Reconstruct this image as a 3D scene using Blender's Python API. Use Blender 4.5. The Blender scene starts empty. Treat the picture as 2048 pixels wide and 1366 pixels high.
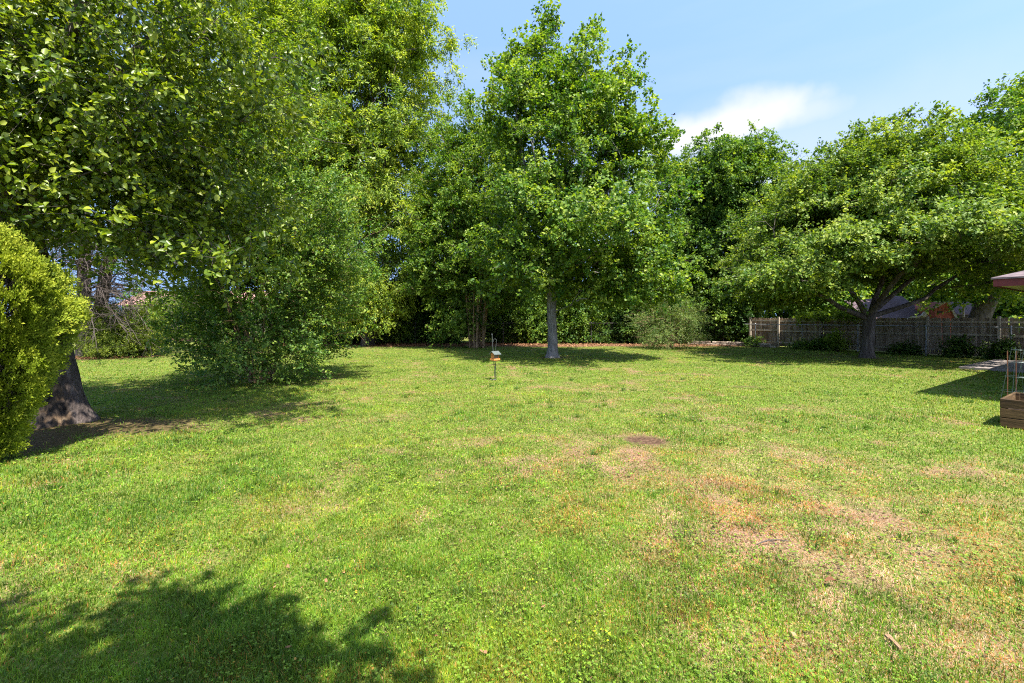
import bpy, math, random
import numpy as np
from mathutils import Vector

# ------------------------------------------------------------------ camera, sky, sun
scene = bpy.context.scene
COL = scene.collection
CAM_H, F = 1.75, 910.0            # eye height (m), focal length in photo pixels

cam_d = bpy.data.cameras.new("camera")
cam_d.sensor_width = 36.0
cam_d.lens = F / 2048 * 36.0
cam_d.shift_y = -47 / 2048
cam_d.clip_end = 3000
cam = bpy.data.objects.new("camera", cam_d)
cam.location = (0, 0, CAM_H)
cam.rotation_euler = (math.radians(90), 0, 0)
COL.objects.link(cam)
scene.camera = cam

SUN_K = (-0.23, 0.45)             # shadow offset on the ground per metre of height
sun_vec = Vector((-SUN_K[0], -SUN_K[1], 1)).normalized()
sd = bpy.data.lights.new("sun", "SUN")
sd.energy = 5.0
sd.angle = math.radians(0.53)
sd.color = (1.0, 0.95, 0.86)
sun = bpy.data.objects.new("sun", sd)
sun.rotation_euler = sun_vec.to_track_quat('Z', 'Y').to_euler()
sun.location = (10, -20, 40)
COL.objects.link(sun)

world = bpy.data.worlds.new("World")
scene.world = world
world.use_nodes = True
wn, wl = world.node_tree.nodes, world.node_tree.links
wn.clear()
w_out = wn.new("ShaderNodeOutputWorld")
w_bg = wn.new("ShaderNodeBackground"); w_bg.inputs[1].default_value = 0.148
sky = wn.new("ShaderNodeTexSky"); sky.sky_type = 'NISHITA'; sky.sun_disc = False
sky.sun_elevation = math.asin(sun_vec.z)
sky.sun_rotation = math.atan2(sun_vec.x, sun_vec.y)
sky.air_density = 1.0; sky.dust_density = 0.6; sky.ozone_density = 2.4
tc = wn.new("ShaderNodeTexCoord")
lift = wn.new("ShaderNodeVectorMath"); lift.operation = 'ADD'; lift.inputs[1].default_value = (0, 0, .62)   # clear dry air: blue down to the horizon
wl.new(tc.outputs['Generated'], lift.inputs[0])
lnorm = wn.new("ShaderNodeVectorMath"); lnorm.operation = 'NORMALIZE'
wl.new(lift.outputs[0], lnorm.inputs[0]); wl.new(lnorm.outputs[0], sky.inputs['Vector'])

def wmath(op, a, b=None):
    n = wn.new("ShaderNodeMath"); n.operation = op
    for i, v in enumerate((a, b)):
        if v is None: continue
        if isinstance(v, (int, float)): n.inputs[i].default_value = v
        else: wl.new(v, n.inputs[i])
    return n.outputs[0]

def cloud_mask(px, py, sx, sy, tilt, warp, edge0, edge1, seed):
    """soft cloud round a world direction"""
    c = Vector(((px - 1024) / F, 1, (636 - py) / F)).normalized()
    right = c.cross(Vector((0, 0, 1))).normalized(); up = right.cross(c)
    right, up = right * math.cos(tilt) + up * math.sin(tilt), up * math.cos(tilt) - right * math.sin(tilt)
    nz = wn.new("ShaderNodeTexNoise"); nz.inputs['Scale'].default_value = warp; nz.inputs['Detail'].default_value = 6
    mp = wn.new("ShaderNodeMapping"); mp.inputs['Location'].default_value = (seed, seed * .7, 0)
    wl.new(tc.outputs['Generated'], mp.inputs[0]); wl.new(mp.outputs[0], nz.inputs['Vector'])
    def dot(v):
        n = wn.new("ShaderNodeVectorMath"); n.operation = 'DOT_PRODUCT'
        wl.new(tc.outputs['Generated'], n.inputs[0]); n.inputs[1].default_value = v
        return n.outputs['Value']
    u = wmath('DIVIDE', dot(right), sx); v = wmath('DIVIDE', dot(up), sy)
    r2 = wmath('ADD', wmath('MULTIPLY', u, u), wmath('MULTIPLY', v, v))
    r = wmath('SQRT', r2)
    r = wmath('ADD', r, wmath('MULTIPLY', wmath('SUBTRACT', nz.outputs['Fac'], .5), 1.5))
    mr = wn.new("ShaderNodeMapRange"); mr.interpolation_type = 'SMOOTHSTEP'
    mr.inputs['From Min'].default_value = edge1; mr.inputs['From Max'].default_value = edge0
    wl.new(r, mr.inputs['Value'])
    front = wmath('GREATER_THAN', dot(c), 0)
    return wmath('MULTIPLY', mr.outputs[0], front)

m1 = cloud_mask(1445, 258, .150, .050, .12, 8.0, .28, 1.25, 3.1)
m2 = cloud_mask(1585, 228, .11, .034, -.05, 8.0, .1, 1.4, 7.7)
m3 = cloud_mask(1600, 370, .10, .05, .1, 5.0, .4, 1.5, 1.3)
m4 = cloud_mask(1500, 330, .45, .12, .05, 3.0, .2, 1.6, 5.3)
# thin veil, stretched sideways
mp = wn.new("ShaderNodeMapping"); mp.inputs['Scale'].default_value = (1.2, 1.2, 7.0)
nz = wn.new("ShaderNodeTexNoise"); nz.inputs['Scale'].default_value = 1.6; nz.inputs['Detail'].default_value = 5
wl.new(tc.outputs['Generated'], mp.inputs[0]); wl.new(mp.outputs[0], nz.inputs['Vector'])
veil = wn.new("ShaderNodeMapRange"); veil.inputs['From Min'].default_value = .42; veil.inputs['From Max'].default_value = .8
wl.new(nz.outputs['Fac'], veil.inputs['Value'])
cl = wmath('MAXIMUM', wmath('MULTIPLY', m1, 1.0), wmath('MULTIPLY', m2, .55))
cl = wmath('MAXIMUM', cl, wmath('MULTIPLY', m3, .6))
cl = wmath('MAXIMUM', cl, wmath('MULTIPLY', m4, .38))
cl = wmath('MAXIMUM', cl, wmath('MULTIPLY', veil.outputs[0], .15))
mixc = wn.new("ShaderNodeMix"); mixc.data_type = 'RGBA'
mixc.inputs['B'].default_value = (2.3, 2.33, 2.4, 1)
wl.new(cl, mixc.inputs['Factor']); wl.new(sky.outputs[0], mixc.inputs['A'])
wl.new(mixc.outputs['Result'], w_bg.inputs[0]); wl.new(w_bg.outputs[0], w_out.inputs[0])

scene.view_settings.view_transform = 'Standard'
scene.view_settings.look = 'None'
scene.view_settings.exposure = 1.66
scene.view_settings.gamma = 1.0
cy = scene.cycles
cy.max_bounces = 7; cy.diffuse_bounces = 4; cy.glossy_bounces = 2; cy.transmission_bounces = 5; cy.transparent_max_bounces = 8
cy.caustics_reflective = False; cy.caustics_refractive = False
cy.sample_clamp_indirect = 6.0
cy.use_denoising = False
cy.filter_width = 1.1

# ------------------------------------------------------------------ helpers
rng = np.random.default_rng(11)

def gx(px, d): return (px - 1024) / F * d
def gz(py, d): return CAM_H + (636 - py) / F * d
def ground(px, py):
    d = F * CAM_H / (py - 636)
    return gx(px, d), d

def unit(v): return v / np.maximum(np.linalg.norm(v, axis=-1, keepdims=True), 1e-9)

def tag(o, label=None, cat=None, group=None, kind=None):
    if label: o['label'] = label
    if cat: o['category'] = cat
    if group: o['group'] = group
    if kind: o['kind'] = kind
    return o

def thing(name, loc, label, cat, group=None):
    o = bpy.data.objects.new(name, None)
    o.empty_display_size = .2
    o.location = loc
    COL.objects.link(o)
    return tag(o, label, cat, group)

def link_mesh(name, me, mat, parent=None):
    if mat: me.materials.append(mat)
    o = bpy.data.objects.new(name, me)
    COL.objects.link(o)
    if parent: o.parent = parent
    return o

def np_mesh(name, V, F_, mat, parent=None, attrs=None, cols=None, smooth=False, second=None):
    """V (n,3); F_ list of (m,k) index arrays"""
    if not isinstance(F_, (list, tuple)): F_ = [F_]
    me = bpy.data.meshes.new(name)
    V = np.asarray(V, dtype=np.float32)
    me.vertices.add(len(V)); me.vertices.foreach_set("co", V.ravel())
    loops = np.concatenate([f.ravel() for f in F_]).astype(np.int32)
    counts = np.concatenate([np.full(len(f), f.shape[1], dtype=np.int32) for f in F_])
    me.loops.add(len(loops)); me.loops.foreach_set("vertex_index", loops)
    me.polygons.add(len(counts))
    st = np.zeros(len(counts), dtype=np.int32); st[1:] = np.cumsum(counts)[:-1]
    me.polygons.foreach_set("loop_start", st)
    me.polygons.foreach_set("loop_total", counts)
    if smooth: me.polygons.foreach_set("use_smooth", np.ones(len(counts), dtype=bool))
    for k, a in (attrs or {}).items():
        at = me.attributes.new(k, 'FLOAT', 'POINT'); at.data.foreach_set("value", np.asarray(a, dtype=np.float32))
    for k, a in (cols or {}).items():
        at = me.attributes.new(k, 'FLOAT_COLOR', 'POINT')
        c4 = np.ones((len(V), 4), dtype=np.float32); c4[:, :3] = a
        at.data.foreach_set("color", c4.ravel())
    if second:   # (material, number of faces at the end that take it)
        mi = np.zeros(len(counts), dtype=np.int32); mi[len(counts) - second[1]:] = 1
        me.materials.append(mat); me.materials.append(second[0]); me.polygons.foreach_set('material_index', mi); mat = None
    me.update()
    return link_mesh(name, me, mat, parent)

class MB:
    """collects boxes, tubes and loose polygons into one mesh"""
    def __init__(s): s.V, s.F, s.n, s.A = [], [], 0, []
    def add(s, V, F_, a=0.5):
        V = np.asarray(V, float); s.V.append(V)
        for f in F_: s.F.append([i + s.n for i in f])
        s.n += len(V); s.A += [a] * len(V)
    def box(s, c, size, ax=None, a=0.5, top=None):
        """centre, size, axes rows (3,3)"""
        ax = np.eye(3) if ax is None else np.asarray(ax, float)
        h = np.asarray(size, float) / 2
        P = []
        for dz in (-1, 1):
            for dx, dy in ((-1, -1), (1, -1), (1, 1), (-1, 1)):
                P.append(np.asarray(c, float) + ax[0] * h[0] * dx + ax[1] * h[1] * dy + ax[2] * h[2] * dz)
        s.add(P, [(3, 2, 1, 0), (4, 5, 6, 7), (0, 1, 5, 4), (1, 2, 6, 5), (2, 3, 7, 6), (3, 0, 4, 7)], a)
    def tube(s, pts, rad, n=6, a=0.5, cap=True):
        pts = np.asarray(pts, float); m = len(pts)
        rad = np.full(m, rad) if np.isscalar(rad) else np.asarray(rad, float)
        t = unit(np.gradient(pts, axis=0))
        ref = np.array([0, 0, 1.0]) if abs(t[0, 2]) < .9 else np.array([1.0, 0, 0])
        x = unit(np.cross(t, ref)); y = np.cross(t, x)
        ang = np.arange(n) * 2 * math.pi / n
        V = pts[:, None] + rad[:, None, None] * (np.cos(ang)[None, :, None] * x[:, None] + np.sin(ang)[None, :, None] * y[:, None])
        Fs = [(i * n + j, i * n + (j + 1) % n, (i + 1) * n + (j + 1) % n, (i + 1) * n + j) for i in range(m - 1) for j in range(n)]
        if cap: Fs += [tuple(range(n))[::-1], tuple((m - 1) * n + j for j in range(n))]
        s.add(V.reshape(-1, 3), Fs, a)
    def build(s, name, mat, parent=None, smooth=False, off=None):
        V = np.concatenate(s.V)
        if off is not None: V = V - np.asarray(off, float)
        me = bpy.data.meshes.new(name)
        me.from_pydata(V.tolist(), [], s.F)
        at = me.attributes.new('tint', 'FLOAT', 'POINT'); at.data.foreach_set("value", np.asarray(s.A, dtype=np.float32))
        if smooth: me.polygons.foreach_set("use_smooth", np.ones(len(s.F), dtype=bool))
        me.update()
        return link_mesh(name, me, mat, parent)

def ring_axes(ux, uy):
    """axes with x along (ux,uy), z up"""
    l = math.hypot(ux, uy); ux, uy = ux / l, uy / l
    return np.array([[ux, uy, 0], [-uy, ux, 0], [0, 0, 1.0]])

# value noise
def _hash(i, j, s):
    h = (i.astype(np.int64) * 374761393 + j.astype(np.int64) * 668265263 + s * 1442695041) & 0xffffffff
    h = ((h ^ (h >> 13)) * 1274126177) & 0xffffffff
    return ((h ^ (h >> 16)) & 0xffff) / 65535.0
def vnoise(x, y, sc, s=0):
    x = np.asarray(x) / sc; y = np.asarray(y) / sc
    i = np.floor(x); j = np.floor(y); fx = x - i; fy = y - j
    fx = fx * fx * (3 - 2 * fx); fy = fy * fy * (3 - 2 * fy)
    a, b, c, d = _hash(i, j, s), _hash(i + 1, j, s), _hash(i, j + 1, s), _hash(i + 1, j + 1, s)
    return (a * (1 - fx) + b * fx) * (1 - fy) + (c * (1 - fx) + d * fx) * fy
def fbm(x, y, sc, s=0, o=4):
    t, a, w = 0, 1.0, 0
    for k in range(o):
        t = t + a * vnoise(x, y, sc / 2 ** k, s + k * 17); w += a; a *= .55
    return t / w
def sstep(a, b, x):
    t = np.clip((x - a) / (b - a), 0, 1); return t * t * (3 - 2 * t)

# ------------------------------------------------------------------ materials
def new_mat(name):
    m = bpy.data.materials.new(name); m.use_nodes = True
    nt = m.node_tree; nt.nodes.clear()
    out = nt.nodes.new("ShaderNodeOutputMaterial")
    return m, nt.nodes, nt.links, out
def ramp(n, stops):
    r = n.new("ShaderNodeValToRGB"); e = r.color_ramp.elements
    while len(e) < len(stops): e.new(.5)
    for el, (p, c) in zip(e, stops): el.position = p; el.color = (*c, 1)
    return r

def leaf_mat(name, dark, mid, light, trans=.38, rough=.5, spec=.22, tcol=(1.3, 1.3, .35)):
    m, n, l, out = new_mat(name)
    at = n.new("ShaderNodeAttribute"); at.attribute_name = "tint"
    r = ramp(n, [(0, dark), (.5, mid), (1, light)])
    l.new(at.outputs['Fac'], r.inputs[0])
    p = n.new("ShaderNodeBsdfPrincipled"); p.inputs['Roughness'].default_value = rough
    p.inputs['Specular IOR Level'].default_value = spec
    t = n.new("ShaderNodeBsdfTranslucent")
    mul = n.new("ShaderNodeMix"); mul.data_type = 'RGBA'; mul.blend_type = 'MULTIPLY'; mul.inputs['Factor'].default_value = 1
    mul.inputs['B'].default_value = (*tcol, 1)
    l.new(r.outputs[0], mul.inputs['A']); l.new(mul.outputs['Result'], t.inputs[0])
    l.new(r.outputs[0], p.inputs['Base Color'])
    mx = n.new("ShaderNodeMixShader"); mx.inputs[0].default_value = trans
    l.new(p.outputs[0], mx.inputs[1]); l.new(t.outputs[0], mx.inputs[2]); l.new(mx.outputs[0], out.inputs[0])
    return m

def col_mat(name, trans=.3, rough=.55, spec=.3):
    """colour comes straight from the mesh attribute 'col'"""
    m, n, l, out = new_mat(name)
    at = n.new("ShaderNodeAttribute"); at.attribute_name = "col"
    p = n.new("ShaderNodeBsdfPrincipled"); p.inputs['Roughness'].default_value = rough; p.inputs['Specular IOR Level'].default_value = spec
    t = n.new("ShaderNodeBsdfTranslucent")
    l.new(at.outputs['Color'], p.inputs['Base Color']); l.new(at.outputs['Color'], t.inputs[0])
    mx = n.new("ShaderNodeMixShader"); mx.inputs[0].default_value = trans
    l.new(p.outputs[0], mx.inputs[1]); l.new(t.outputs[0], mx.inputs[2]); l.new(mx.outputs[0], out.inputs[0])
    return m

def noisy_mat(name, stops, scale=(8, 8, 8), detail=6, rough=.85, bump=.3, bdist=.02, spec=.3, tint=0.0, metal=0.0, second=None):
    m, n, l, out = new_mat(name)
    tc_ = n.new("ShaderNodeTexCoord"); mp_ = n.new("ShaderNodeMapping"); mp_.inputs['Scale'].default_value = scale
    nz_ = n.new("ShaderNodeTexNoise"); nz_.inputs['Scale'].default_value = 1; nz_.inputs['Detail'].default_value = detail; nz_.inputs['Roughness'].default_value = .62
    l.new(tc_.outputs['Object'], mp_.inputs[0]); l.new(mp_.outputs[0], nz_.inputs['Vector'])
    fac = nz_.outputs['Fac']
    if tint:
        at = n.new("ShaderNodeAttribute"); at.attribute_name = "tint"
        a = n.new("ShaderNodeMath"); a.operation = 'MULTIPLY_ADD'; a.inputs[1].default_value = tint; a.inputs[2].default_value = -.5 * tint
        l.new(at.outputs['Fac'], a.inputs[0])
        b = n.new("ShaderNodeMath"); b.operation = 'ADD'; l.new(a.outputs[0], b.inputs[0]); l.new(fac, b.inputs[1]); fac2 = b.outputs[0]
    else: fac2 = fac
    r = ramp(n, stops); l.new(fac2, r.inputs[0])
    p = n.new("ShaderNodeBsdfPrincipled"); p.inputs['Roughness'].default_value = rough; p.inputs['Specular IOR Level'].default_value = spec
    p.inputs['Metallic'].default_value = metal
    colour = r.outputs[0]
    if second:      # blotches of another colour
        n2 = n.new("ShaderNodeTexNoise"); n2.inputs['Scale'].default_value = second[1]; n2.inputs['Detail'].default_value = 4
        l.new(tc_.outputs['Object'], n2.inputs['Vector'])
        mr = n.new("ShaderNodeMapRange"); mr.inputs['From Min'].default_value = second[2]; mr.inputs['From Max'].default_value = second[2] + .12
        l.new(n2.outputs['Fac'], mr.inputs['Value'])
        mx = n.new("ShaderNodeMix"); mx.data_type = 'RGBA'; mx.inputs['B'].default_value = (*second[0], 1)
        l.new(mr.outputs[0], mx.inputs['Factor']); l.new(colour, mx.inputs['A']); colour = mx.outputs['Result']
    l.new(colour, p.inputs['Base Color'])
    if bump:
        bp = n.new("ShaderNodeBump"); bp.inputs['Strength'].default_value = bump; bp.inputs['Distance'].default_value = bdist
        l.new(fac, bp.inputs['Height']); l.new(bp.outputs[0], p.inputs['Normal'])
    l.new(p.outputs[0], out.inputs[0])
    return m

BARK = {
    'grey': noisy_mat("bark_grey", [(.3, (.055, .05, .046)), (.5, (.155, .145, .135)), (.7, (.30, .285, .27))], (16, 16, 3.2), detail=9, bump=1, bdist=.03, second=((.17, .18, .155), 5, .58)),
    'brown': noisy_mat("bark_brown", [(.3, (.032, .025, .021)), (.52, (.085, .068, .056)), (.7, (.165, .14, .12))], (10, 10, 1.8), bump=.9, bdist=.03),
    'tan': noisy_mat("bark_tan", [(.3, (.12, .075, .04)), (.55, (.26, .17, .095)), (.75, (.36, .26, .16))], (12, 12, 2), bump=.3),
    'dark': noisy_mat("bark_dark", [(.3, (.025, .02, .016)), (.55, (.07, .055, .045)), (.75, (.13, .11, .09))], (9, 9, 2), bump=.8),
    'dead': noisy_mat("bark_dead", [(.3, (.035, .026, .022)), (.55, (.08, .062, .053)), (.75, (.15, .12, .105))], (9, 9, 3), bump=.6),
}
LEAF = {
    'near': leaf_mat("leaf_near", (.034, .078, .010), (.140, .205, .016), (.36, .40, .045), trans=.44, rough=.38, spec=.4),
    'maple': leaf_mat("leaf_maple", (.034, .105, .016), (.125, .215, .022), (.31, .37, .050), trans=.44, spec=.28),
    'oak': leaf_mat("leaf_oak", (.060, .130, .016), (.180, .265, .024), (.40, .44, .055), trans=.46, spec=.28),
    'olive': leaf_mat("leaf_olive", (.038, .098, .014), (.130, .208, .023), (.31, .36, .055), trans=.42, spec=.25),
    'deep': leaf_mat("leaf_deep", (.030, .088, .014), (.095, .178, .021), (.24, .32, .042), trans=.42, spec=.25),
    'myrtle': leaf_mat("leaf_myrtle", (.036, .100, .018), (.120, .215, .030), (.32, .40, .07), trans=.42, spec=.3),
    'dark': leaf_mat("leaf_dark", (.016, .050, .010), (.050, .108, .015), (.14, .21, .030), trans=.36),
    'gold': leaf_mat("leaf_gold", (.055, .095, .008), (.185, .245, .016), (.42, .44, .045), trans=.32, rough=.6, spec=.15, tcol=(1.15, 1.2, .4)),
    'spruce': leaf_mat("leaf_spruce", (.012, .034, .013), (.028, .062, .020), (.06, .105, .030), trans=.15),
    'juniper': leaf_mat("leaf_juniper", (.055, .095, .012), (.16, .22, .022), (.32, .36, .045), trans=.35),
    'feather': leaf_mat("leaf_feather", (.06, .12, .030), (.14, .21, .055), (.31, .36, .13), trans=.4),
    'far': leaf_mat("leaf_far", (.08, .15, .018), (.19, .28, .03), (.33, .40, .06), trans=.42),
}

# ------------------------------------------------------------------ the lawn's patches, shared by sheet and blades
def bump2(x, y, cx, cy, rx, ry, ang=0):
    c, s = math.cos(ang), math.sin(ang)
    u = ((x - cx) * c + (y - cy) * s) / rx; v = (-(x - cx) * s + (y - cy) * c) / ry
    return np.exp(-(u * u + v * v))
def dryness(x, y):
    m = .80 * bump2(x, y, 2.4, 3.5, 1.6, 1.2, .3) + .75 * bump2(x, y, 2.3, 5.4, 1.9, 1.4, -.2) + .35 * bump2(x, y, .6, 5.2, 2.5, 2.2)
    m = m + .6 * bump2(x, y, 1.8, 11.5, 3.6, 2.4) + .45 * bump2(x, y, 3.6, 15.0, 3.2, 1.2) + .25 * bump2(x, y, -1.6, 9.5, 3.5, 3.0)
    m = m - .45 * bump2(x, y, 9.5, 10.5, 5, 4.0) - .4 * bump2(x, y, -6.5, 6, 3, 3)
    n = fbm(x, y, 1.3, 3, 5); n2 = fbm(x, y, .40, 9, 4)
    return np.clip(sstep(.30, 1.20, .31 + .36 * m + 1.1 * (n - .5) + 1.25 * (n2 - .5)), 0, 1)
def yellowness(x, y): return sstep(.5, .78, fbm(x, y, 1.1, 31, 4))
def lushness(x, y): return sstep(.50, .72, fbm(x, y, .8, 57, 4))
def bareness(x, y):
    w = .22 * (fbm(x, y, .35, 77, 4) - .5)
    b = sstep(1.15, .8, np.hypot((x - 1.95) / .36, (y - 6.55) / .26) + w * 3)
    b = np.maximum(b, .8 * sstep(1.25, .5, np.hypot((x + 6.6) / 1.9, (y - 7.45) / .75) + w * 3))
    b = np.maximum(b, .85 * sstep(1.2, .6, np.hypot((x + 7.2) / 1.0, (y - 6.3) / 1.1) + w * 3))
    b = np.maximum(b, .6 * sstep(1.2, .7, np.hypot((x - 5.9) / .55, (y - 11.6) / .2) + w * 3))
    b = np.maximum(b, .7 * sstep(1.2, .7, np.hypot((x - 1.8) / .6, (y - 20.2) / .6) + w * 3))
    b = np.maximum(b, .7 * sstep(1.2, .7, np.hypot((x - 15.8) / .8, (y - 20.2) / .8) + w * 3))
    return b
FENCE_A = np.array([15.4, 29.6]); FENCE_DIR = np.array([.51, -.86])
def mulch(x, y):
    w = 1.2 * (fbm(x, y, 2.0, 91, 4) - .5)
    a = sstep(27.6, 28.4, y + w) * sstep(33.5, 32.5, y) * sstep(-16, -14, x) * sstep(17, 15.5, x)
    b = .8 * sstep(1.15, .75, np.hypot((x + 18.6) / 2.6, (y - 20.4) / 1.3) + w * .4)
    return np.maximum(a, b)

# ------------------------------------------------------------------ ground sheet
def build_ground():
    xs = np.concatenate([[-1500, -700, -320, -160, -90, -60], np.arange(-44, -14, .5), np.arange(-14, 14, .12), np.arange(14, 40, .5), [44, 60, 90, 160, 320, 700, 1500]])
    ys = np.concatenate([[-1500, -500, -160, -60, -25, -12, -6, -3, -1], np.arange(0, 14, .1), np.arange(14, 34, .25), np.arange(34, 60, 1.0), [65, 80, 110, 160, 320, 700, 1500]])
    X, Y = np.meshgrid(xs, ys); x, y = X.ravel(), Y.ravel()
    near = (np.abs(x) < 40) & (y > -3) & (y < 34)
    z = np.where(near, .03 * (fbm(x, y, 1.6, 5, 3) - .5), 0) - .012
    V = np.stack([x, y, z], 1)
    nx, ny = len(xs), len(ys)
    i = np.arange(ny - 1)[:, None] * nx + np.arange(nx - 1)[None]
    Fq = np.stack([i, i + 1, i + nx + 1, i + nx], -1).reshape(-1, 4)
    m, n, l, out = new_mat("lawn_soil_and_thatch")
    def attr(a):
        t = n.new("ShaderNodeAttribute"); t.attribute_name = a; return t.outputs['Fac']
    g = n.new("ShaderNodeNewGeometry")
    def noise(sc, det=6):
        t = n.new("ShaderNodeTexNoise"); t.inputs['Scale'].default_value = sc; t.inputs['Detail'].default_value = det
        l.new(g.outputs['Position'], t.inputs['Vector']); return t.outputs['Fac']
    gr = ramp(n, [(.3, (.040, .060, .010)), (.5, (.105, .130, .024)), (.7, (.22, .22, .058))]); nf = noise(38, 8); l.new(nf, gr.inputs[0])
    st = ramp(n, [(.3, (.07, .038, .022)), (.5, (.17, .098, .06)), (.72, (.33, .22, .15))]); l.new(noise(60, 8), st.inputs[0])
    so = ramp(n, [(.3, (.030, .018, .011)), (.55, (.085, .050, .030)), (.75, (.16, .10, .065))]); l.new(noise(24, 8), so.inputs[0])
    mu = ramp(n, [(.3, (.04, .020, .012)), (.5, (.13, .068, .038)), (.72, (.27, .16, .095))]); l.new(noise(16, 8), mu.inputs[0])
    def mix(f, a, b):
        t = n.new("ShaderNodeMix"); t.data_type = 'RGBA'
        l.new(f, t.inputs['Factor']); l.new(a, t.inputs['A']); l.new(b, t.inputs['B']); return t.outputs['Result']
    c = mix(attr('dry'), gr.outputs[0], st.outputs[0]); c = mix(attr('bare'), c, so.outputs[0]); c = mix(attr('mulch'), c, mu.outputs[0])
    p = n.new("ShaderNodeBsdfPrincipled"); p.inputs['Roughness'].default_value = .95; p.inputs['Specular IOR Level'].default_value = .1
    bp = n.new("ShaderNodeBump"); bp.inputs['Strength'].default_value = .8; bp.inputs['Distance'].default_value = .03
    l.new(nf, bp.inputs['Height']); l.new(bp.outputs[0], p.inputs['Normal'])
    l.new(c, p.inputs['Base Color']); l.new(p.outputs[0], out.inputs[0])
    o = np_mesh("lawn", V, Fq, m, attrs={'dry': dryness(x, y), 'bare': bareness(x, y), 'mulch': mulch(x, y)}, smooth=True)
    tag(o, kind='structure')
build_ground()

# ------------------------------------------------------------------ grass blades and low weeds (nobody could count them)
def sample_lawn(n, d0, d1, half=1.02, power=1.0):
    """density falls off with the square of distance from the yard's near end"""
    d = np.exp(rng.uniform(math.log(d0), math.log(d1), n))
    a = rng.uniform(-half, half, n)
    return d * np.sin(a), d * np.cos(a), d
PATIO = [np.array([15.5, 15.8]), np.array([.55, -.835]), np.array([.835, .55])]
def keep_lawn(x, y, thin=.0):
    k = rng.random(len(x)) > np.clip(bareness(x, y) * 1.15, 0, .97)
    k &= rng.random(len(x)) > np.clip(mulch(x, y) * 1.05, 0, .97)
    rel = np.stack([x - PATIO[0][0], y - PATIO[0][1]], 1)
    k &= ~((rel @ PATIO[1] > -.02) & (rel @ PATIO[2] > -.02) & (rel @ PATIO[2] < 5))
    k &= (x - FENCE_A[0]) * .86 + (y - FENCE_A[1]) * .51 < 0
    return k

def build_grass():
    N = 1050000
    x, y, d = sample_lawn(N, 1.7, 31)
    k = (y > 1.2) & keep_lawn(x, y); x, y, d = x[k], y[k], d[k]; N = len(x)
    dry, yel, lush = dryness(x, y), yellowness(x, y), lushness(x, y)
    u = rng.random(N); tuft = vnoise(x, y, .10, 5); tuft2 = vnoise(x, y, .03, 8)
    palette = dict(green=(.082, .172, .010), light=(.180, .280, .016), blue=(.048, .125, .017), yellow=(.35, .30, .022), straw=(.45, .285, .175), rust=(.36, .155, .040))
    c = np.empty((N, 3)); c[:] = palette['green']
    w = np.clip(.35 + .6 * (tuft - .5) + .5 * (rng.random(N) - .5) + .35 * yel, 0, 1)[:, None]
    c = c * (1 - w) + np.array(palette['light']) * w
    b = (rng.random(N) < .12 + .42 * lush * (1 - dry))[:, None]; c = np.where(b, c * .35 + np.array(palette['blue']) * .65, c)
    s = u < .05 + .62 * dry * (.55 + .9 * vnoise(x, y, .22, 215))
    fine = vnoise(x, y, .16, 203); orange = sstep(.52, .8, fbm(x, y, .55, 211, 3)) * (.25 + .75 * sstep(.05, .5, dry + .6 * bump2(x, y, 2.2, 4.2, 2.6, 2.6)))
    ov = (rng.random(N) < .42 * orange)[:, None]; c = np.where(ov, np.array((.36, .19, .035)) * rng.uniform(.7, 1.2, (N, 1)), c)
    yv = (rng.random(N) < .04 + .28 * yel + .14 * dry)[:, None]; c = np.where(yv, c * .4 + np.array(palette['yellow']) * .6, c)
    rusty = np.clip(.68 * bump2(x, y, 2.8, 3.9, 1.9, 2.4, .2) + .16 * bump2(x, y, 1.5, 9, 4, 4), 0, 1)
    s |= rng.random(N) < rusty * (.4 + 1.2 * vnoise(x, y, .30, 219))
    st = np.where((rng.random(N) < np.clip(.20 + 1.1 * (vnoise(x, y, .35, 71) - .25), .1, .85))[:, None], palette['rust'], palette['straw'])
    c = np.where(s[:, None], st, c)
    c *= (rng.uniform(.72, 1.25, N) * (.78 + .44 * tuft2) * (.62 + .78 * fine) * 1.15)[:, None]
    h = rng.uniform(.020, .046, N) * (.75 + .6 * tuft) * (1 + .5 * lush) * np.where(s, .75, 1) * (1 - .35 * dry)
    h *= np.where(d > 9, 1.0, 1.0)
    wd = rng.uniform(.0018, .0036, N) * np.maximum(1, d / 2.2) ** .72
    az = rng.uniform(0, 2 * math.pi, N)
    lean = np.abs(rng.normal(.55, .4, N)) + np.where(s, rng.uniform(.2, 1.4, N), 0)
    dirx, diry = np.cos(az), np.sin(az); sx, sy = -diry, dirx
    # width faces vary
    fa = az + rng.uniform(-1.2, 1.2, N) + math.pi / 2; sx, sy = np.cos(fa), np.sin(fa)
    z0 = .03 * (fbm(x, y, 1.6, 5, 3) - .5) - .016
    base = np.stack([x, y, z0], 1)
    L = h
    mid = base + np.stack([dirx * np.sin(lean * .5) * L * .55, diry * np.sin(lean * .5) * L * .55, np.cos(lean * .5) * L * .55], 1)
    l2 = np.minimum(lean * 1.5, 2.0)
    tip = mid + np.stack([dirx * np.sin(l2) * L * .5, diry * np.sin(l2) * L * .5, np.cos(l2) * L * .5], 1)
    side = np.stack([sx, sy, np.zeros(N)], 1) * (wd / 2)[:, None]
    V = np.stack([base - side, base + side, mid + side * .85, mid - side * .85, tip], 1)      # N,5,3
    o = np.arange(N)[:, None] * 5
    Q = o + np.array([[0, 1, 2, 3]]); T = o + np.array([[3, 2, 4]])
    C = np.repeat(c[:, None], 5, 1)
    g = np_mesh("lawn_grass", V.reshape(-1, 3), [Q, T], col_mat("grass_blade", trans=.44, rough=.5, spec=.35), cols={'col': C.reshape(-1, 3)})
    tag(g, "patchy green and straw coloured mown grass of the lawn", "grass", kind='stuff')

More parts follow.
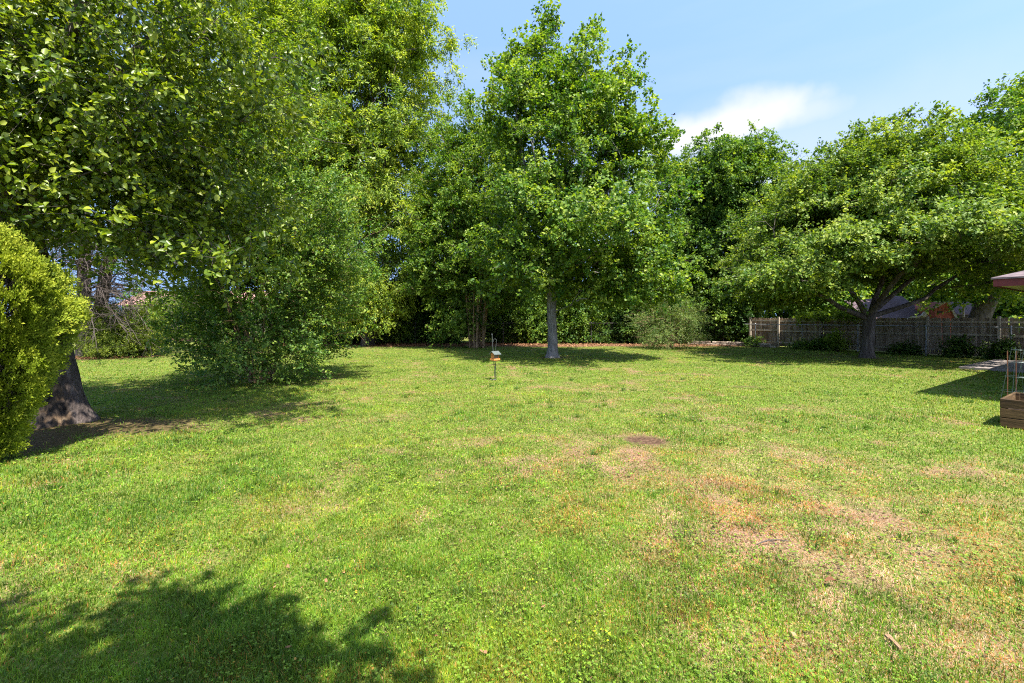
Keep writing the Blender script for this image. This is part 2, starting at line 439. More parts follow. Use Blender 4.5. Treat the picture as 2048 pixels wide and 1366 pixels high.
def build_weeds():
    N = 120000
    x, y, d = sample_lawn(N, 1.7, 24)
    cov = fbm(x, y, .7, 131, 4)
    region = .18 + .25 * bump2(x, y, 0, 3.0, 4, 2.5) + .2 * bump2(x, y, -4, 6, 4, 2.5) + .15 * bump2(x, y, .8, 5.3, 1.6, .8)
    k = (y > 1.2) & keep_lawn(x, y) & (rng.random(N) < (.05 + .8 * sstep(.45 - region * .3, .95 - region * .3, .65 * cov + .35 * rng.random(N))))
    x, y, d = x[k], y[k], d[k]; N = len(x)
    # leaves stand in little rosettes of three to five
    rep = 3
    az0 = rng.uniform(0, 2 * math.pi, N)
    x = np.repeat(x, rep); y = np.repeat(y, rep); d = np.repeat(d, rep)
    az = np.repeat(az0, rep) + np.tile(np.arange(rep) * 2.094, N) + rng.normal(0, .25, N * rep)
    M = N * rep
    size = rng.uniform(.0045, .0115, M) * np.repeat(rng.uniform(.7, 1.35, N), rep) * np.maximum(1, d / 3.2) ** .75
    h = np.repeat(rng.uniform(.015, .05, N), rep)
    tilt = rng.normal(.25, .35, M)
    dv = np.stack([np.cos(az) * np.cos(tilt), np.sin(az) * np.cos(tilt), np.sin(tilt) * .6], 1)
    sv = np.stack([-np.sin(az), np.cos(az), rng.normal(0, .25, M)], 1)
    z0 = .03 * (fbm(x, y, 1.6, 5, 3) - .5) - .01
    b = np.stack([x, y, z0 + h], 1)
    V = np.stack([b, b + dv * size[:, None] * .65 - sv * size[:, None] * .55, b + dv * size[:, None] * 1.15, b + dv * size[:, None] * .65 + sv * size[:, None] * .55], 1)
    Q = np.arange(M)[:, None] * 4 + np.array([[0, 1, 2, 3]])
    t = rng.random((M, 1)); kind = np.repeat(vnoise(b[::rep, 0], b[::rep, 1], .5, 44), rep)[:, None]
    c = np.array((.075, .155, .012)) * (1 - t) + np.array((.17, .255, .020)) * t
    c = np.where(rng.random((M, 1)) < sstep(.60, 1.0, kind) * .4, c * np.array((1.9, 1.35, .8)), c)
    c *= rng.uniform(.7, 1.3, (M, 1)) * (.7 + .6 * vnoise(b[:, 0], b[:, 1], .13, 301))[:, None]
    oc = (rng.random((M, 1)) < .30 * (sstep(.52, .8, fbm(b[:, 0], b[:, 1], .55, 211, 3)) * bump2(b[:, 0], b[:, 1], 2.0, 3.8, 3, 2.5))[:, None]); c = np.where(oc, np.array((.36, .21, .035)), c)
    C = np.repeat(c[:, None], 4, 1)
    g = np_mesh("lawn_clover", V.reshape(-1, 3), [Q], col_mat("clover_leaf", trans=.3, rough=.45, spec=.35), cols={'col': C.reshape(-1, 3)})
    tag(g, "low clover and broadleaf weeds spread through the lawn", "weeds", kind='stuff')

def build_litter():
    N = 17000
    x = rng.uniform(-16, 17, N); y = rng.uniform(26.8, 32.5, N)
    x2 = rng.normal(-18.6, 1.7, 2600); y2 = rng.normal(20.4, .9, 2600)
    x = np.concatenate([x, x2]); y = np.concatenate([y, y2])
    k = rng.random(len(x)) < mulch(x, y) * .95 + .03; x, y = x[k], y[k]
    x3, y3, d3 = sample_lawn(200, 2.0, 22); n3 = len(x3); x = np.concatenate([x, x3]); y = np.concatenate([y, y3]); N = len(x)
    az = rng.uniform(0, 6.28, N); s = rng.uniform(.05, .12, N); s[-n3:] *= .30
    dv = np.stack([np.cos(az), np.sin(az), rng.normal(.1, .3, N)], 1) * s[:, None]
    sv = np.stack([-np.sin(az), np.cos(az), rng.normal(0, .4, N)], 1) * s[:, None] * .35
    b = np.stack([x, y, rng.uniform(.005, .04, N)], 1)
    V = np.stack([b, b + dv * .5 - sv, b + dv, b + dv * .5 + sv], 1)
    t = rng.random((N, 1))
    c = np.array((.10, .042, .02)) * (1 - t) + np.array((.34, .18, .09)) * t
    g = np_mesh("leaf_litter", V.reshape(-1, 3), [np.arange(N)[:, None] * 4 + np.array([[0, 1, 2, 3]])], col_mat("dry_leaf", trans=.15, rough=.7, spec=.2), cols={'col': np.repeat(c[:, None], 4, 1).reshape(-1, 3)})
    tag(g, "reddish brown fallen leaves along the back fence and scattered on the lawn", "leaf litter", kind='stuff')

def build_tufts():
    """coarser, taller tussocks of grass standing out of the mown sward"""
    n = 520
    x, y, d = sample_lawn(n, 1.9, 22); k = (y > 1.3) & keep_lawn(x, y) & (rng.random(n) < .25 + lushness(x, y)); x, y = x[k], y[k]
    per = 42; n = len(x); N = n * per
    R = np.repeat(rng.uniform(.03, .11, n), per); az = rng.uniform(0, 6.283, N); q = np.sqrt(rng.random(N)) * R
    bx, by = np.repeat(x, per) + np.cos(az) * q, np.repeat(y, per) + np.sin(az) * q
    L = np.repeat(rng.uniform(.05, .105, n), per) * rng.uniform(.6, 1.15, N); lean = np.clip(q / R * .7 + rng.normal(.15, .2, N), 0, 1.3)
    a2 = az + rng.normal(0, .5, N); dx, dy = np.cos(a2), np.sin(a2)
    w = rng.uniform(.0022, .0045, N) * np.maximum(1, np.hypot(bx, by) / 3) ** .6
    base = np.stack([bx, by, np.full(N, -.012)], 1)
    mid = base + np.stack([dx * np.sin(lean * .5), dy * np.sin(lean * .5), np.cos(lean * .5)], 1) * (L * .55)[:, None]
    tip = mid + np.stack([dx * np.sin(lean * 1.6), dy * np.sin(lean * 1.6), np.cos(lean * 1.6)], 1) * (L * .5)[:, None]
    fa = rng.uniform(0, 6.283, N); side = np.stack([np.cos(fa), np.sin(fa), 0 * fa], 1) * (w / 2)[:, None]
    V = np.stack([base - side, base + side, mid + side * .85, mid - side * .85, tip], 1); o = np.arange(N)[:, None] * 5
    t = np.repeat(rng.random(n), per)[:, None]
    c = (np.array((.050, .120, .014)) * (1 - t) + np.array((.13, .22, .018)) * t) * rng.uniform(.7, 1.3, (N, 1))
    g = np_mesh("grass_tussocks", V.reshape(-1, 3), [o + np.array([[0, 1, 2, 3]]), o + np.array([[3, 2, 4]])], bpy.data.materials["grass_blade"], cols={'col': np.repeat(c[:, None], 5, 1).reshape(-1, 3)})
    tag(g, "taller darker tussocks of grass scattered over the mown lawn", "grass", kind='stuff')
build_grass(); build_weeds(); build_tufts(); build_litter()

# ------------------------------------------------------------------ trees and shrubs
def lobed(dirs, r, k=7, amp=.2):
    """uneven outline: a few random bumps over the sphere of directions"""
    c = unit(r.normal(size=(k, 3))); a = r.uniform(-amp, amp * 1.3, k)
    return 1 + (np.exp(3.2 * (dirs @ c.T - 1)) * a).sum(1)

def sample_envelope(ells, n, r, p=3.0, mind=.0, zmin=None, amp=.2, zsep=1.0):
    """points in a union of ellipsoids (cx,cy,cz,rx,ry,rz), heavier near the shell"""
    vol = np.array([e[3] * e[4] * e[5] for e in ells]) ** .67
    lobes_seed = [np.random.default_rng(int(r.integers(1 << 30))) for _ in ells]
    pts = []
    for e, share, lr in zip(ells, vol / vol.sum(), lobes_seed):
        m = max(6, int(n * share * 6))
        dv = unit(r.normal(size=(m, 3)))
        rho = r.random(m) ** (1 / p) * lobed(dv, lr, amp=amp)
        q = np.array(e[:3]) + dv * rho[:, None] * np.array(e[3:6])
        if zmin is not None: q = q[q[:, 2] > zmin]
        got = []
        want = int(round(n * share))
        for c in q:
            if len(got) >= want: break
            if mind and got and np.min((((np.array(got) - c) * np.array([1, 1, zsep])) ** 2).sum(1)) < mind * mind * r.uniform(.5, 1.2): continue
            got.append(c)
        pts += got
    return np.array(pts)

def skeleton(trunks, targets, r, r_twig=.010, expo=.46, lift=.18, seg=.55, zpen=.8, root_r=None, wob=.05):
    """joins every target to the nearest wood already grown; returns polylines with radii"""
    P, par, fixed, depth, D = [], [], [], [], []
    paths = []
    for path, rads in trunks:
        path = np.asarray(path, float)
        idx = []
        for i, q in enumerate(path):
            P.append(q); par.append(idx[-1] if idx else -1); fixed.append(rads[i]); depth.append(0 if not idx else depth[idx[-1]] + np.linalg.norm(q - P[idx[-1]]))
            D.append(unit(path[min(i + 1, len(path) - 1)] - path[max(i - 1, 0)])); idx.append(len(P) - 1)
        paths.append(idx)
    base_n = len(P)
    T = np.asarray(targets)
    order = np.argsort([np.min(((np.array(P[:base_n]) - c) ** 2).sum(1)) for c in T])
    for k in order:
        c = T[k]
        A = np.array(P)
        v = c - A; dist = np.linalg.norm(v, axis=1) + 1e-6
        cosang = (v * np.array(D)).sum(1) / dist
        cost = dist * (1.35 - .35 * cosang) + zpen * np.maximum(0, A[:, 2] - c[2] + .1 * dist) + .12 * np.array(depth)
        # not from the very foot of a trunk
        i = int(np.argmin(cost))
        d = dist[i]; m = max(2, int(d / seg))
        ctrl = A[i] + D[i] * d * .38 + np.array([0, 0, lift * d])
        ts = np.linspace(0, 1, m + 1)[1:, None]
        q = (1 - ts) ** 2 * A[i] + 2 * ts * (1 - ts) * ctrl + ts ** 2 * c
        q[:-1] += r.normal(0, wob * min(d, 1.2), (m, 3))[:-1]
        idx = [i]
        for s in range(m):
            P.append(q[s]); par.append(idx[-1]); fixed.append(0); depth.append(depth[idx[-1]] + d / m)
            D.append(unit(q[s] - P[idx[-1]])); idx.append(len(P) - 1)
        paths.append(idx)
    n = len(P); tips = np.zeros(n)
    kids = np.zeros(n, int)
    for i in range(n):
        if par[i] >= 0: kids[par[i]] += 1
    for i in range(n - 1, -1, -1):
        if kids[i] == 0: tips[i] += 1
        if par[i] >= 0: tips[par[i]] += tips[i]
    rad = r_twig * np.maximum(tips, 1) ** expo
    rad = np.maximum(rad * 1.0, np.array(fixed))
    P = np.array(P); out = []
    for pi, idx in enumerate(paths):
        rr = rad[idx].copy()
        if pi >= len(trunks) and len(idx) > 1: rr[0] = min(rr[0], rr[1] * 1.25)
        if pi >= len(trunks): rr[-1] *= .5
        out.append((P[idx], rr))
    return out

def wood_mesh(paths, name, mat, parent, base, n_big=9, n_small=4):
    mb = MB()
    for q, rr in paths:
        big = rr.max()
        mb.tube(q, rr, n=n_big if big > .07 else (5 if big > .025 else n_small), cap=False, a=.5)
    return mb.build(name, mat, parent, smooth=True, off=base)

def leaf_cloud(C, r, axis_c, twigs=5, per=12, L=.5, size=.1, width=.32, out=.6, up=.3, rnd=.7, droop=.25, hang=.35,
               spread=.12, n_up=.5, n_out=.6, n_rnd=.5, fold=.12, big=False, tip_tint=.25, cl_tint=.18, base_tint=.38, flat=1.0):
    """leaves set along short twigs at every cluster centre; returns V, faces, tint, twig ends"""
    N = len(C)
    o = C - np.asarray(axis_c); o[:, 2] *= .6; o = unit(o)
    n3 = (N, twigs, 3)
    dv = o[:, None] * out + np.array([0, 0, up]) + r.normal(size=n3) * rnd * np.array([1, 1, flat]); dv = unit(dv)
    Lt = L * r.uniform(.55, 1.25, (N, twigs, 1))
    st = C[:, None] + r.normal(size=n3) * spread
    t = r.uniform(.05, 1, (N, twigs, per, 1))
    pos = st[:, :, None] + dv[:, :, None] * Lt[:, :, None] * t + np.array([0, 0, -1.0]) * droop * Lt[:, :, None] * t ** 2
    pos = pos + r.normal(size=pos.shape) * size * .35
    ax = unit(dv[:, :, None] * .7 + r.normal(size=pos.shape) * .75 + np.array([0, 0, -hang]))
    nn = np.array([0, 0, n_up]) + o[:, None, None] * n_out + r.normal(size=pos.shape) * n_rnd
    nn = nn - (nn * ax).sum(-1, keepdims=True) * ax; nn = unit(nn)
    sd_ = np.cross(nn, ax)
    s = size * r.uniform(.65, 1.3, pos.shape[:-1] + (1,))
    tint = base_tint + r.normal(0, .19, pos.shape[:-1]) + (r.normal(0, cl_tint, (N, 1, 1))) + tip_tint * (t[..., 0] - .5)
    pos, ax, nn, sd_, s = [a.reshape(-1, a.shape[-1]) for a in (pos, ax, nn, sd_, s)]
    tint = np.clip(tint.ravel(), 0, 1)
    M = len(pos)
    if big:     # pointed oval: two quads along a mid-rib, tip bent down
        w = width
        V = np.stack([pos,
                      pos + ax * s * .28 + sd_ * s * w * .9 + nn * s * fold,
                      pos + ax * s * .62 + sd_ * s * w * .75 + nn * s * fold * .7,
                      pos + ax * s * 1.0 - nn * s * .18,
                      pos + ax * s * .62 - sd_ * s * w * .75 + nn * s * fold * .7,
                      pos + ax * s * .28 - sd_ * s * w * .9 + nn * s * fold], 1)
        o_ = np.arange(M)[:, None] * 6
        Fs = [np.concatenate([o_ + np.array([[0, 1, 2, 3]]), o_ + np.array([[0, 3, 4, 5]])])]
        k = 6
    else:
        V = np.stack([pos, pos + ax * s * .45 + sd_ * s * width + nn * s * fold, pos + ax * s, pos + ax * s * .45 - sd_ * s * width + nn * s * fold], 1)
        o_ = np.arange(M)[:, None] * 4
        Fs = [np.concatenate([o_ + np.array([[0, 1, 2]]), o_ + np.array([[0, 2, 3]])])]
        k = 4
    tw0 = st.reshape(-1, 3); tw1 = (st + dv * Lt + np.array([0, 0, -1.0]) * droop * Lt).reshape(-1, 3)
    return V.reshape(-1, 3), Fs, np.repeat(tint, k), (tw0, tw1)

def twig_sticks(tw, rad, frac, r):
    """thin three-sided sticks for the twigs that carry leaves"""
    a, b = tw; k = r.random(len(a)) < frac; a, b = a[k], b[k]
    d = unit(b - a); x = unit(np.cross(d, np.array([.3, .2, 1.0]))); y = np.cross(d, x)
    V = []
    for ang in (0, 2.094, 4.188):
        off = (math.cos(ang) * x + math.sin(ang) * y) * rad
        V += [a + off, b + off * .4]
    V = np.stack(V, 1); o = np.arange(len(a))[:, None] * 6
    Fq = np.concatenate([o + np.array([[0, 2, 3, 1]]), o + np.array([[2, 4, 5, 3]]), o + np.array([[4, 0, 1, 5]])])
    return V.reshape(-1, 3), Fq

def crown_mesh(V, Fs, tint, tw, stick_r, stick, r, leaf, bark, root):
    sec = None
    if stick:
        V2, F2 = twig_sticks(tw, stick_r, stick, r)
        Fs = list(Fs) + [F2 + len(V)]; V = np.concatenate([V, V2]); tint = np.concatenate([tint, np.full(len(V2), .5)]); sec = (bark, len(F2))
    return np_mesh("crown", V, Fs, leaf, root, attrs={'tint': tint}, second=sec)

def tree(name, base, trunks, ells, label, cat, leaf, bark, seed, boughs=60, per_bough=8, bough_r=.9, mind=.9, shell=3.0,
         zmin=None, group=None, sk=None, lv=None, amp=.22, flatb=.6, extra=None, stick=.35, stick_r=.006, bark_mesh_n=10, root=None, zsep=1.0):
    """thing > trunk (all wood), crown (all leaves)"""
    r = np.random.default_rng(seed)
    base = np.array([base[0], base[1], 0.0])
    root = root or thing(name, tuple(base), label, cat, group)
    B = sample_envelope(ells, boughs, r, p=shell, mind=mind, zmin=zmin, amp=amp, zsep=zsep)
    if extra is not None: B = np.concatenate([B, np.asarray(extra, float)])
    off = r.normal(size=(len(B), per_bough, 3)) * bough_r * np.array([1, 1, flatb]); off[:, 0] *= .2
    C = (B[:, None] + off).reshape(-1, 3)
    if zmin is not None: C = C[C[:, 2] > zmin]
    skp = dict(r_twig=.009); skp.update(sk or {})
    paths = skeleton(trunks, np.concatenate([B, C[r.random(len(C)) < .45]]), r, **skp)
    wood_mesh(paths, "trunk", BARK[bark], root, base, n_big=bark_mesh_n)
    ac = np.mean([e[:3] for e in ells], axis=0); ac = ac - np.array([0, 0, .25 * np.ptp(B[:, 2])])
    V, Fs, tint, tw = leaf_cloud(C, r, ac, **(lv or {}))
    crown_mesh(V - base, Fs, tint, (tw[0] - base, tw[1] - base), stick_r, stick, r, LEAF[leaf], BARK[bark], root)
    return root

def bentline(p0, p1, r, n=6, bow=(0, 0, 0), wob=.04):
    t = np.linspace(0, 1, n)[:, None]
    q = np.asarray(p0, float) * (1 - t) + np.asarray(p1, float) * t + 4 * t * (1 - t) * np.asarray(bow, float)
    q[1:-1] += r.normal(0, wob, (n - 2, 3))
    return q
def taper(a, b, n): return np.linspace(a, b, n)

def multi_stem(base, n, spread, h, r0, r, spread0=.18, bow=.25):
    out = []
    for i in range(n):
        a = 2 * math.pi * i / n + r.uniform(-.3, .3); s = spread * r.uniform(.45, 1.1); hh = h * r.uniform(.75, 1.05)
        b0 = (base[0] + math.cos(a) * spread0 * r.uniform(.4, 1), base[1] + math.sin(a) * spread0 * r.uniform(.4, 1), -.05)
        p1 = (base[0] + math.cos(a) * s, base[1] + math.sin(a) * s, hh)
        rr = r0 * r.uniform(.65, 1.15)
        out.append((bentline(b0, p1, r, 8, (-math.cos(a) * bow * s * .35, -math.sin(a) * bow * s * .35, 0), .03), taper(rr, rr * .35, 8)))
    return out

# --- A: old broad-leaved tree with a hollow trunk, near left
def hollow_tree():
    r = np.random.default_rng(5)
    bx, by = -7.62, 7.65
    root = thing("shade_tree", (bx, by, 0), "old large leaved tree with a rotten hollow in its thick trunk, behind the golden arborvitae", "tree")
    # trunk: flared, fluted, with a decayed face towards the yard
    nz_, na = 34, 56
    zs = np.concatenate([np.linspace(-.08, 1.2, 22), np.linspace(1.35, 3.3, 12)])
    V, rot = [], []
    for z in zs:
        zc = max(z, 0)
        rad = .37 + .15 * math.exp(-zc / .26) - .03 * zc
        cx, cy_ = -.02 - .16 * zc - .02 * zc * zc, .02 * zc
        for j in range(na):
            a = 2 * math.pi * j / na
            ridge = 1 + .10 * math.sin(a * 5 + .6 * z) * math.exp(-zc / .8) + .035 * math.sin(a * 17 + 2.2 * math.sin(2.5 * z + a)) + .02 * math.sin(a * 31 + z * 3)
            da = (a - math.radians(-48) + math.pi) % (2 * math.pi) - math.pi
            hol = math.exp(-(da / .55) ** 2) * float(sstep(1.15, .55, np.array(zc))) 
            hol *= .75 + .5 * float(vnoise(np.array(a * 2.0), np.array(z * 3.0), .35, 4))
            rr = rad * ridge * (1 - .30 * hol)
            V.append((cx + rr * math.cos(a), cy_ + rr * math.sin(a), z)); rot.append(min(1, hol * 1.25))
    V = np.array(V)
    i = np.arange(nz_ - 1)[:, None] * na; j = np.arange(na)[None]
    Fq = np.stack([i + j, i + (j + 1) % na, i + na + (j + 1) % na, i + na + j], -1).reshape(-1, 4)
    m, n, l, out = new_mat("bark_furrowed_and_rotten")
    tcx = n.new("ShaderNodeTexCoord"); mpx = n.new("ShaderNodeMapping"); mpx.inputs['Scale'].default_value = (14, 14, 3.2)
    nx = n.new("ShaderNodeTexNoise"); nx.inputs['Scale'].default_value = 1; nx.inputs['Detail'].default_value = 9; nx.inputs['Roughness'].default_value = .68
    vx = n.new("ShaderNodeTexVoronoi"); vx.inputs['Scale'].default_value = 1.3; vx.feature = 'DISTANCE_TO_EDGE'
    l.new(tcx.outputs['Object'], mpx.inputs[0]); l.new(mpx.outputs[0], nx.inputs['Vector']); l.new(mpx.outputs[0], vx.inputs['Vector'])
    rb = ramp(n, [(.3, (.026, .020, .018)), (.5, (.082, .064, .056)), (.7, (.165, .138, .122))]); l.new(nx.outputs['Fac'], rb.inputs[0])
    rr_ = ramp(n, [(.34, (.012, .010, .009)), (.50, (.050, .038, .030)), (.62, (.12, .078, .046)), (.76, (.26, .19, .12))])
    n3 = n.new("ShaderNodeTexNoise"); n3.inputs['Scale'].default_value = 5.5; n3.inputs['Detail'].default_value = 7
    l.new(tcx.outputs['Object'], n3.inputs['Vector']); l.new(n3.outputs['Fac'], rr_.inputs[0])
    at = n.new("ShaderNodeAttribute"); at.attribute_name = "rot"
    mr = n.new("ShaderNodeMapRange"); mr.inputs['From Min'].default_value = .30; mr.inputs['From Max'].default_value = .62; l.new(at.outputs['Fac'], mr.inputs['Value'])
    mx = n.new("ShaderNodeMix"); mx.data_type = 'RGBA'; l.new(mr.outputs[0], mx.inputs['Factor']); l.new(rb.outputs[0], mx.inputs['A']); l.new(rr_.outputs[0], mx.inputs['B'])
    p = n.new("ShaderNodeBsdfPrincipled"); p.inputs['Roughness'].default_value = .9; p.inputs['Specular IOR Level'].default_value = .2
    ad = n.new("ShaderNodeMath"); ad.operation = 'MULTIPLY_ADD'; ad.inputs[1].default_value = .7; l.new(vx.outputs['Distance'], ad.inputs[0]); l.new(nx.outputs['Fac'], ad.inputs[2])
    bp = n.new("ShaderNodeBump"); bp.inputs['Strength'].default_value = 1; bp.inputs['Distance'].default_value = .05
    l.new(ad.outputs[0], bp.inputs['Height']); l.new(bp.outputs[0], p.inputs['Normal']); l.new(mx.outputs['Result'], p.inputs['Base Color']); l.new(p.outputs[0], out.inputs[0])
    np_mesh("trunk", V, Fq, m, root, attrs={'rot': rot}, smooth=True)
    base = np.array([bx, by, 0.])
    top = base + np.array([-.75, .06, 3.15])
    ells = [(-7.9, 7.5, 6.0, 3.3, 2.5, 2.6), (-6.1, 7.4, 5.2, 2.0, 1.7, 2.1), (-5.9, 7.5, 3.9, 1.8, 1.5, 1.1), (-9.3, 7.6, 5.0, 2.2, 2.0, 2.2), (-5.1, 6.3, 5.5, 1.7, 1.3, 1.5), (-3.2, 4.8, 8.5, 1.2, 1.1, .6), (-7.6, 6.2, 5.6, 1.5, 1.0, 1.6), (-5.0, 7.5, 3.25, 1.2, 1.0, .6), (-7.0, 7.4, 3.4, 1.2, .9, .6)]
    trunks = []
    for tx, ty, tz, r0 in ((-8.9, 8.2, 7.4, .20), (-6.6, 8.4, 7.0, .19), (-7.4, 9.4, 6.8, .15), (-6.0, 7.6, 4.9, .13), (-9.8, 7.0, 6.0, .14), (-7.6, 6.6, 6.2, .12), (-4.6, 5.6, 8.0, .13)):
        trunks.append((bentline(top - np.array([0, 0, .25]), (tx, ty, tz), r, 8, (0, 0, .3), .06), taper(r0, r0 * .3, 8)))
    B = sample_envelope(ells, 180, r, p=2.4, mind=.72, zmin=2.6, amp=.28)
    off = r.normal(size=(len(B), 9, 3)) * .55 * np.array([1, 1, .55]); off[:, 0] *= .2
    C = (B[:, None] + off).reshape(-1, 3); C = C[(C[:, 2] > 2.35) & (C[:, 1] > 3.3)]
    paths = skeleton(trunks, np.concatenate([B, C[::3]]), r, r_twig=.006, seg=.4)
    wood_mesh(paths, "limbs", BARK['brown'], root, base)
    V, Fs, tint, tw = leaf_cloud(C, r, (-7.7, 8.2, 4.0), twigs=6, per=10, L=.42, size=.082, width=.36, big=True, hang=.45, droop=.35, n_up=.5, n_out=.5, n_rnd=.55, base_tint=.42, cl_tint=.16)
    crown_mesh(V - base, Fs, tint, (tw[0] - base, tw[1] - base), .004, .8, r, LEAF['near'], BARK['brown'], root)
hollow_tree()

# --- B: golden arborvitae: fans of scale foliage over an egg-shaped bush
def arborvitae():
    r = np.random.default_rng(21)
    bx, by = -6.50, 5.55
    root = thing("arborvitae", (bx, by, 0), "golden yellow green arborvitae bush with dense fan sprays in front of the hollow trunk", "shrub")
    def prof(z):   # radius over height
        return np.interp(z, [0, .19, .78, 1.25, 1.84, 2.3, 2.55, 2.8, 2.98], [.18, .31, .46, .60, .73, .68, .50, .26, .03])
    n = 2500
    z = r.uniform(.1, 2.95, n * 2); a = r.uniform(0, 2 * math.pi, n * 2)
    k = r.random(n * 2) < prof(z) / .74; z, a = z[k][:n], a[k][:n]
    lump = 1 + .52 * (fbm(a * .85 + 40, z, .38, 3, 2) - .5) * 2 + .05 * r.normal(size=len(z))
    rad = prof(z) * lump * r.choice([1.0, .93, .82], len(z), p=[.6, .25, .15])
    C = np.stack([np.cos(a) * rad, np.sin(a) * rad, z], 1)
    o = np.stack([np.cos(a), np.sin(a), .45 + .25 * (z - 1.2)], 1); o = unit(o)
    # each spray is a vertical fan: sprigs in a plane that holds the outward and up directions
    sp, sl = 9, 9
    plane = unit(np.cross(o, unit(r.normal(size=o.shape) * .35 + np.array([0, 0, 1.0]))))   # plane normal
    up = np.cross(plane, o)
    th = r.uniform(-.95, .95, (len(C), sp, 1))
    L = .17 * r.uniform(.7, 1.25, (len(C), 1, 1)) * (1 - .3 * np.abs(th))
    dv = o[:, None] * np.cos(th) + up[:, None] * np.sin(th) + r.normal(size=(len(C), sp, 3)) * .12
    t = np.linspace(.12, 1, sl)[None, None, :, None]
    pos = C[:, None, None] - o[:, None, None] * .09 + dv[:, :, None] * L[:, :, None] * t
    sidev = unit(np.cross(plane[:, None] + 0 * dv, dv))
    alt = np.where(np.arange(sl) % 2 == 0, 1, -1)[None, None, :, None]
    ax = unit(dv[:, :, None] * .8 + sidev[:, :, None] * alt * .75 + r.normal(size=pos.shape) * .22)
    wv = unit(np.cross(ax, plane[:, None, None] + r.normal(size=pos.shape) * .35))
    s = .040 * r.uniform(.7, 1.3, pos.shape[:-1] + (1,))
    V = np.stack([pos, pos + ax * s * .5 + wv * s * .22, pos + ax * s, pos + ax * s * .5 - wv * s * .22], 3).reshape(-1, 3)
    M = len(V) // 4; q = np.arange(M)[:, None] * 4
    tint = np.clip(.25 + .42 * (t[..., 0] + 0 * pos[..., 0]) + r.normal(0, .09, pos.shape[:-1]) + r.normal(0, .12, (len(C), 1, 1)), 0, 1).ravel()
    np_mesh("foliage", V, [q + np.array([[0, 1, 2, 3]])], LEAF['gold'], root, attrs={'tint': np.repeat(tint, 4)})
    mb = MB()
    for i in range(7):
        a_ = i * .9; mb.tube(bentline((.05 * math.cos(a_), .05 * math.sin(a_), -.05), (.55 * math.cos(a_), .55 * math.sin(a_), 1.7), r, 6, (0, 0, .1), .02), taper(.05, .015, 6), n=6)
    mb.tube(bentline((0, 0, -.05), (0, 0, 2.5), r, 6), taper(.07, .015, 6), n=7)
    # dense dead inner twigs that stop light passing straight through the bush
    k = r.choice(len(C), 1200)
    for c in C[k]:
        e = c * np.array([.35, .35, .85]); mb.tube([e, c * .97], [.006, .003], n=3, cap=False)
    mb.build("stems", BARK['brown'], root, smooth=True)
arborvitae()

# --- C: crape myrtle clump, left
r_ = np.random.default_rng(31)
cm = (-7.0, 12.75)
tree("crape_myrtle", cm, multi_stem(cm, 14, 1.9, 5.2, .038, r_, spread0=.38),
     [(-7.0, 12.7, 5.4, 2.3, 2.2, 2.7), (-6.8, 12.6, 3.3, 2.35, 2.1, 1.1), (-7.9, 12.8, 3.4, 1.9, 1.8, 1.2), (-6.9, 12.4, .70, 1.5, 1.4, .66), (-6.6, 11.9, .6, 1.0, .9, .5), (-5.9, 12.8, 4.0, 1.6, 1.6, 1.2), (-8.4, 12.9, 2.2, .9, 1.0, .6), (-5.4, 12.6, 2.3, .9, 1.0, .6), (-8.0, 12.5, 1.6, .75, .8, .55), (-5.9, 12.5, 1.6, .75, .8, .55), (-7.0, 13.2, 1.7, 1.2, .6, .6)],
     "bushy crape myrtle with many thin tan stems spreading from the ground, left of the lawn", "tree", 'myrtle', 'tan', 33,
     boughs=165, per_bough=9, bough_r=.48, mind=.52, shell=2.8, zmin=.12, amp=.24,
     sk=dict(r_twig=.0022, lift=.25, seg=.4), lv=dict(twigs=6, per=17, L=.5, size=.075, width=.30, out=.75, up=.45, rnd=.5, droop=.4, hang=.1, base_tint=.40, cl_tint=.17), stick=.5, stick_r=.004)

# --- D: tall willow oak behind, and its neighbour
def oak(name, base, ells, label, seed, stems, boughs=120, leaf='oak', **kw):
    r = np.random.default_rng(seed)
    lv = dict(twigs=7, per=15, L=.85, size=.20, width=.20, out=.55, up=.25, rnd=.6, droop=.75, hang=.8, base_tint=.46, cl_tint=.17)
    lv.update(kw.pop('lv', {}))
    return tree(name, base, stems(r), ells, label, "tree", leaf, 'dark', seed + 1, boughs=boughs, per_bough=9, bough_r=1.0, mind=1.0, shell=2.6, amp=.3,
                sk=dict(r_twig=.012, seg=.8, lift=.22), lv=lv, stick=.25, stick_r=.008, **kw)
def oak_stems(bx, by, h0, tops, r0):
    def f(r):
        out = [(bentline((bx, by, -.1), (bx + .1, by, h0), r, 6, wob=.03), taper(r0 * 1.25, r0, 6))]
        for (tx, ty, tz) in tops:
            out.append((bentline((bx + .1, by, h0 - .3), (tx, ty, tz), r, 9, ((bx - tx) * .12, (by - ty) * .12, 0), .12), taper(r0 * .55, r0 * .12, 9)))
        return out
    return f
oak("willow_oak", (-9.25, 29.6),
    [(-10.2, 29.8, 17.0, 5.6, 5, 6.5), (-8.6, 29.5, 10.5, 4.4, 4, 4.2), (-7.4, 29.6, 20.5, 2.9, 2.8, 4.4), (-13.5, 30, 14, 4.2, 4, 5.5), (-11.2, 29.8, 23, 3.6, 3.5, 4.0), (-6.6, 29.2, 8.0, 2.1, 2.2, 3.0)],
    "tall feathery oak with several dark upright trunks, rising out of the frame", 41,
    oak_stems(-9.25, 29.6, 2.6, [(-11, 29.6, 19), (-9.9, 30, 22), (-8.9, 29.4, 21), (-7.7, 29.8, 20), (-8.0, 29, 12), (-12.6, 30, 15)], .36), boughs=270)
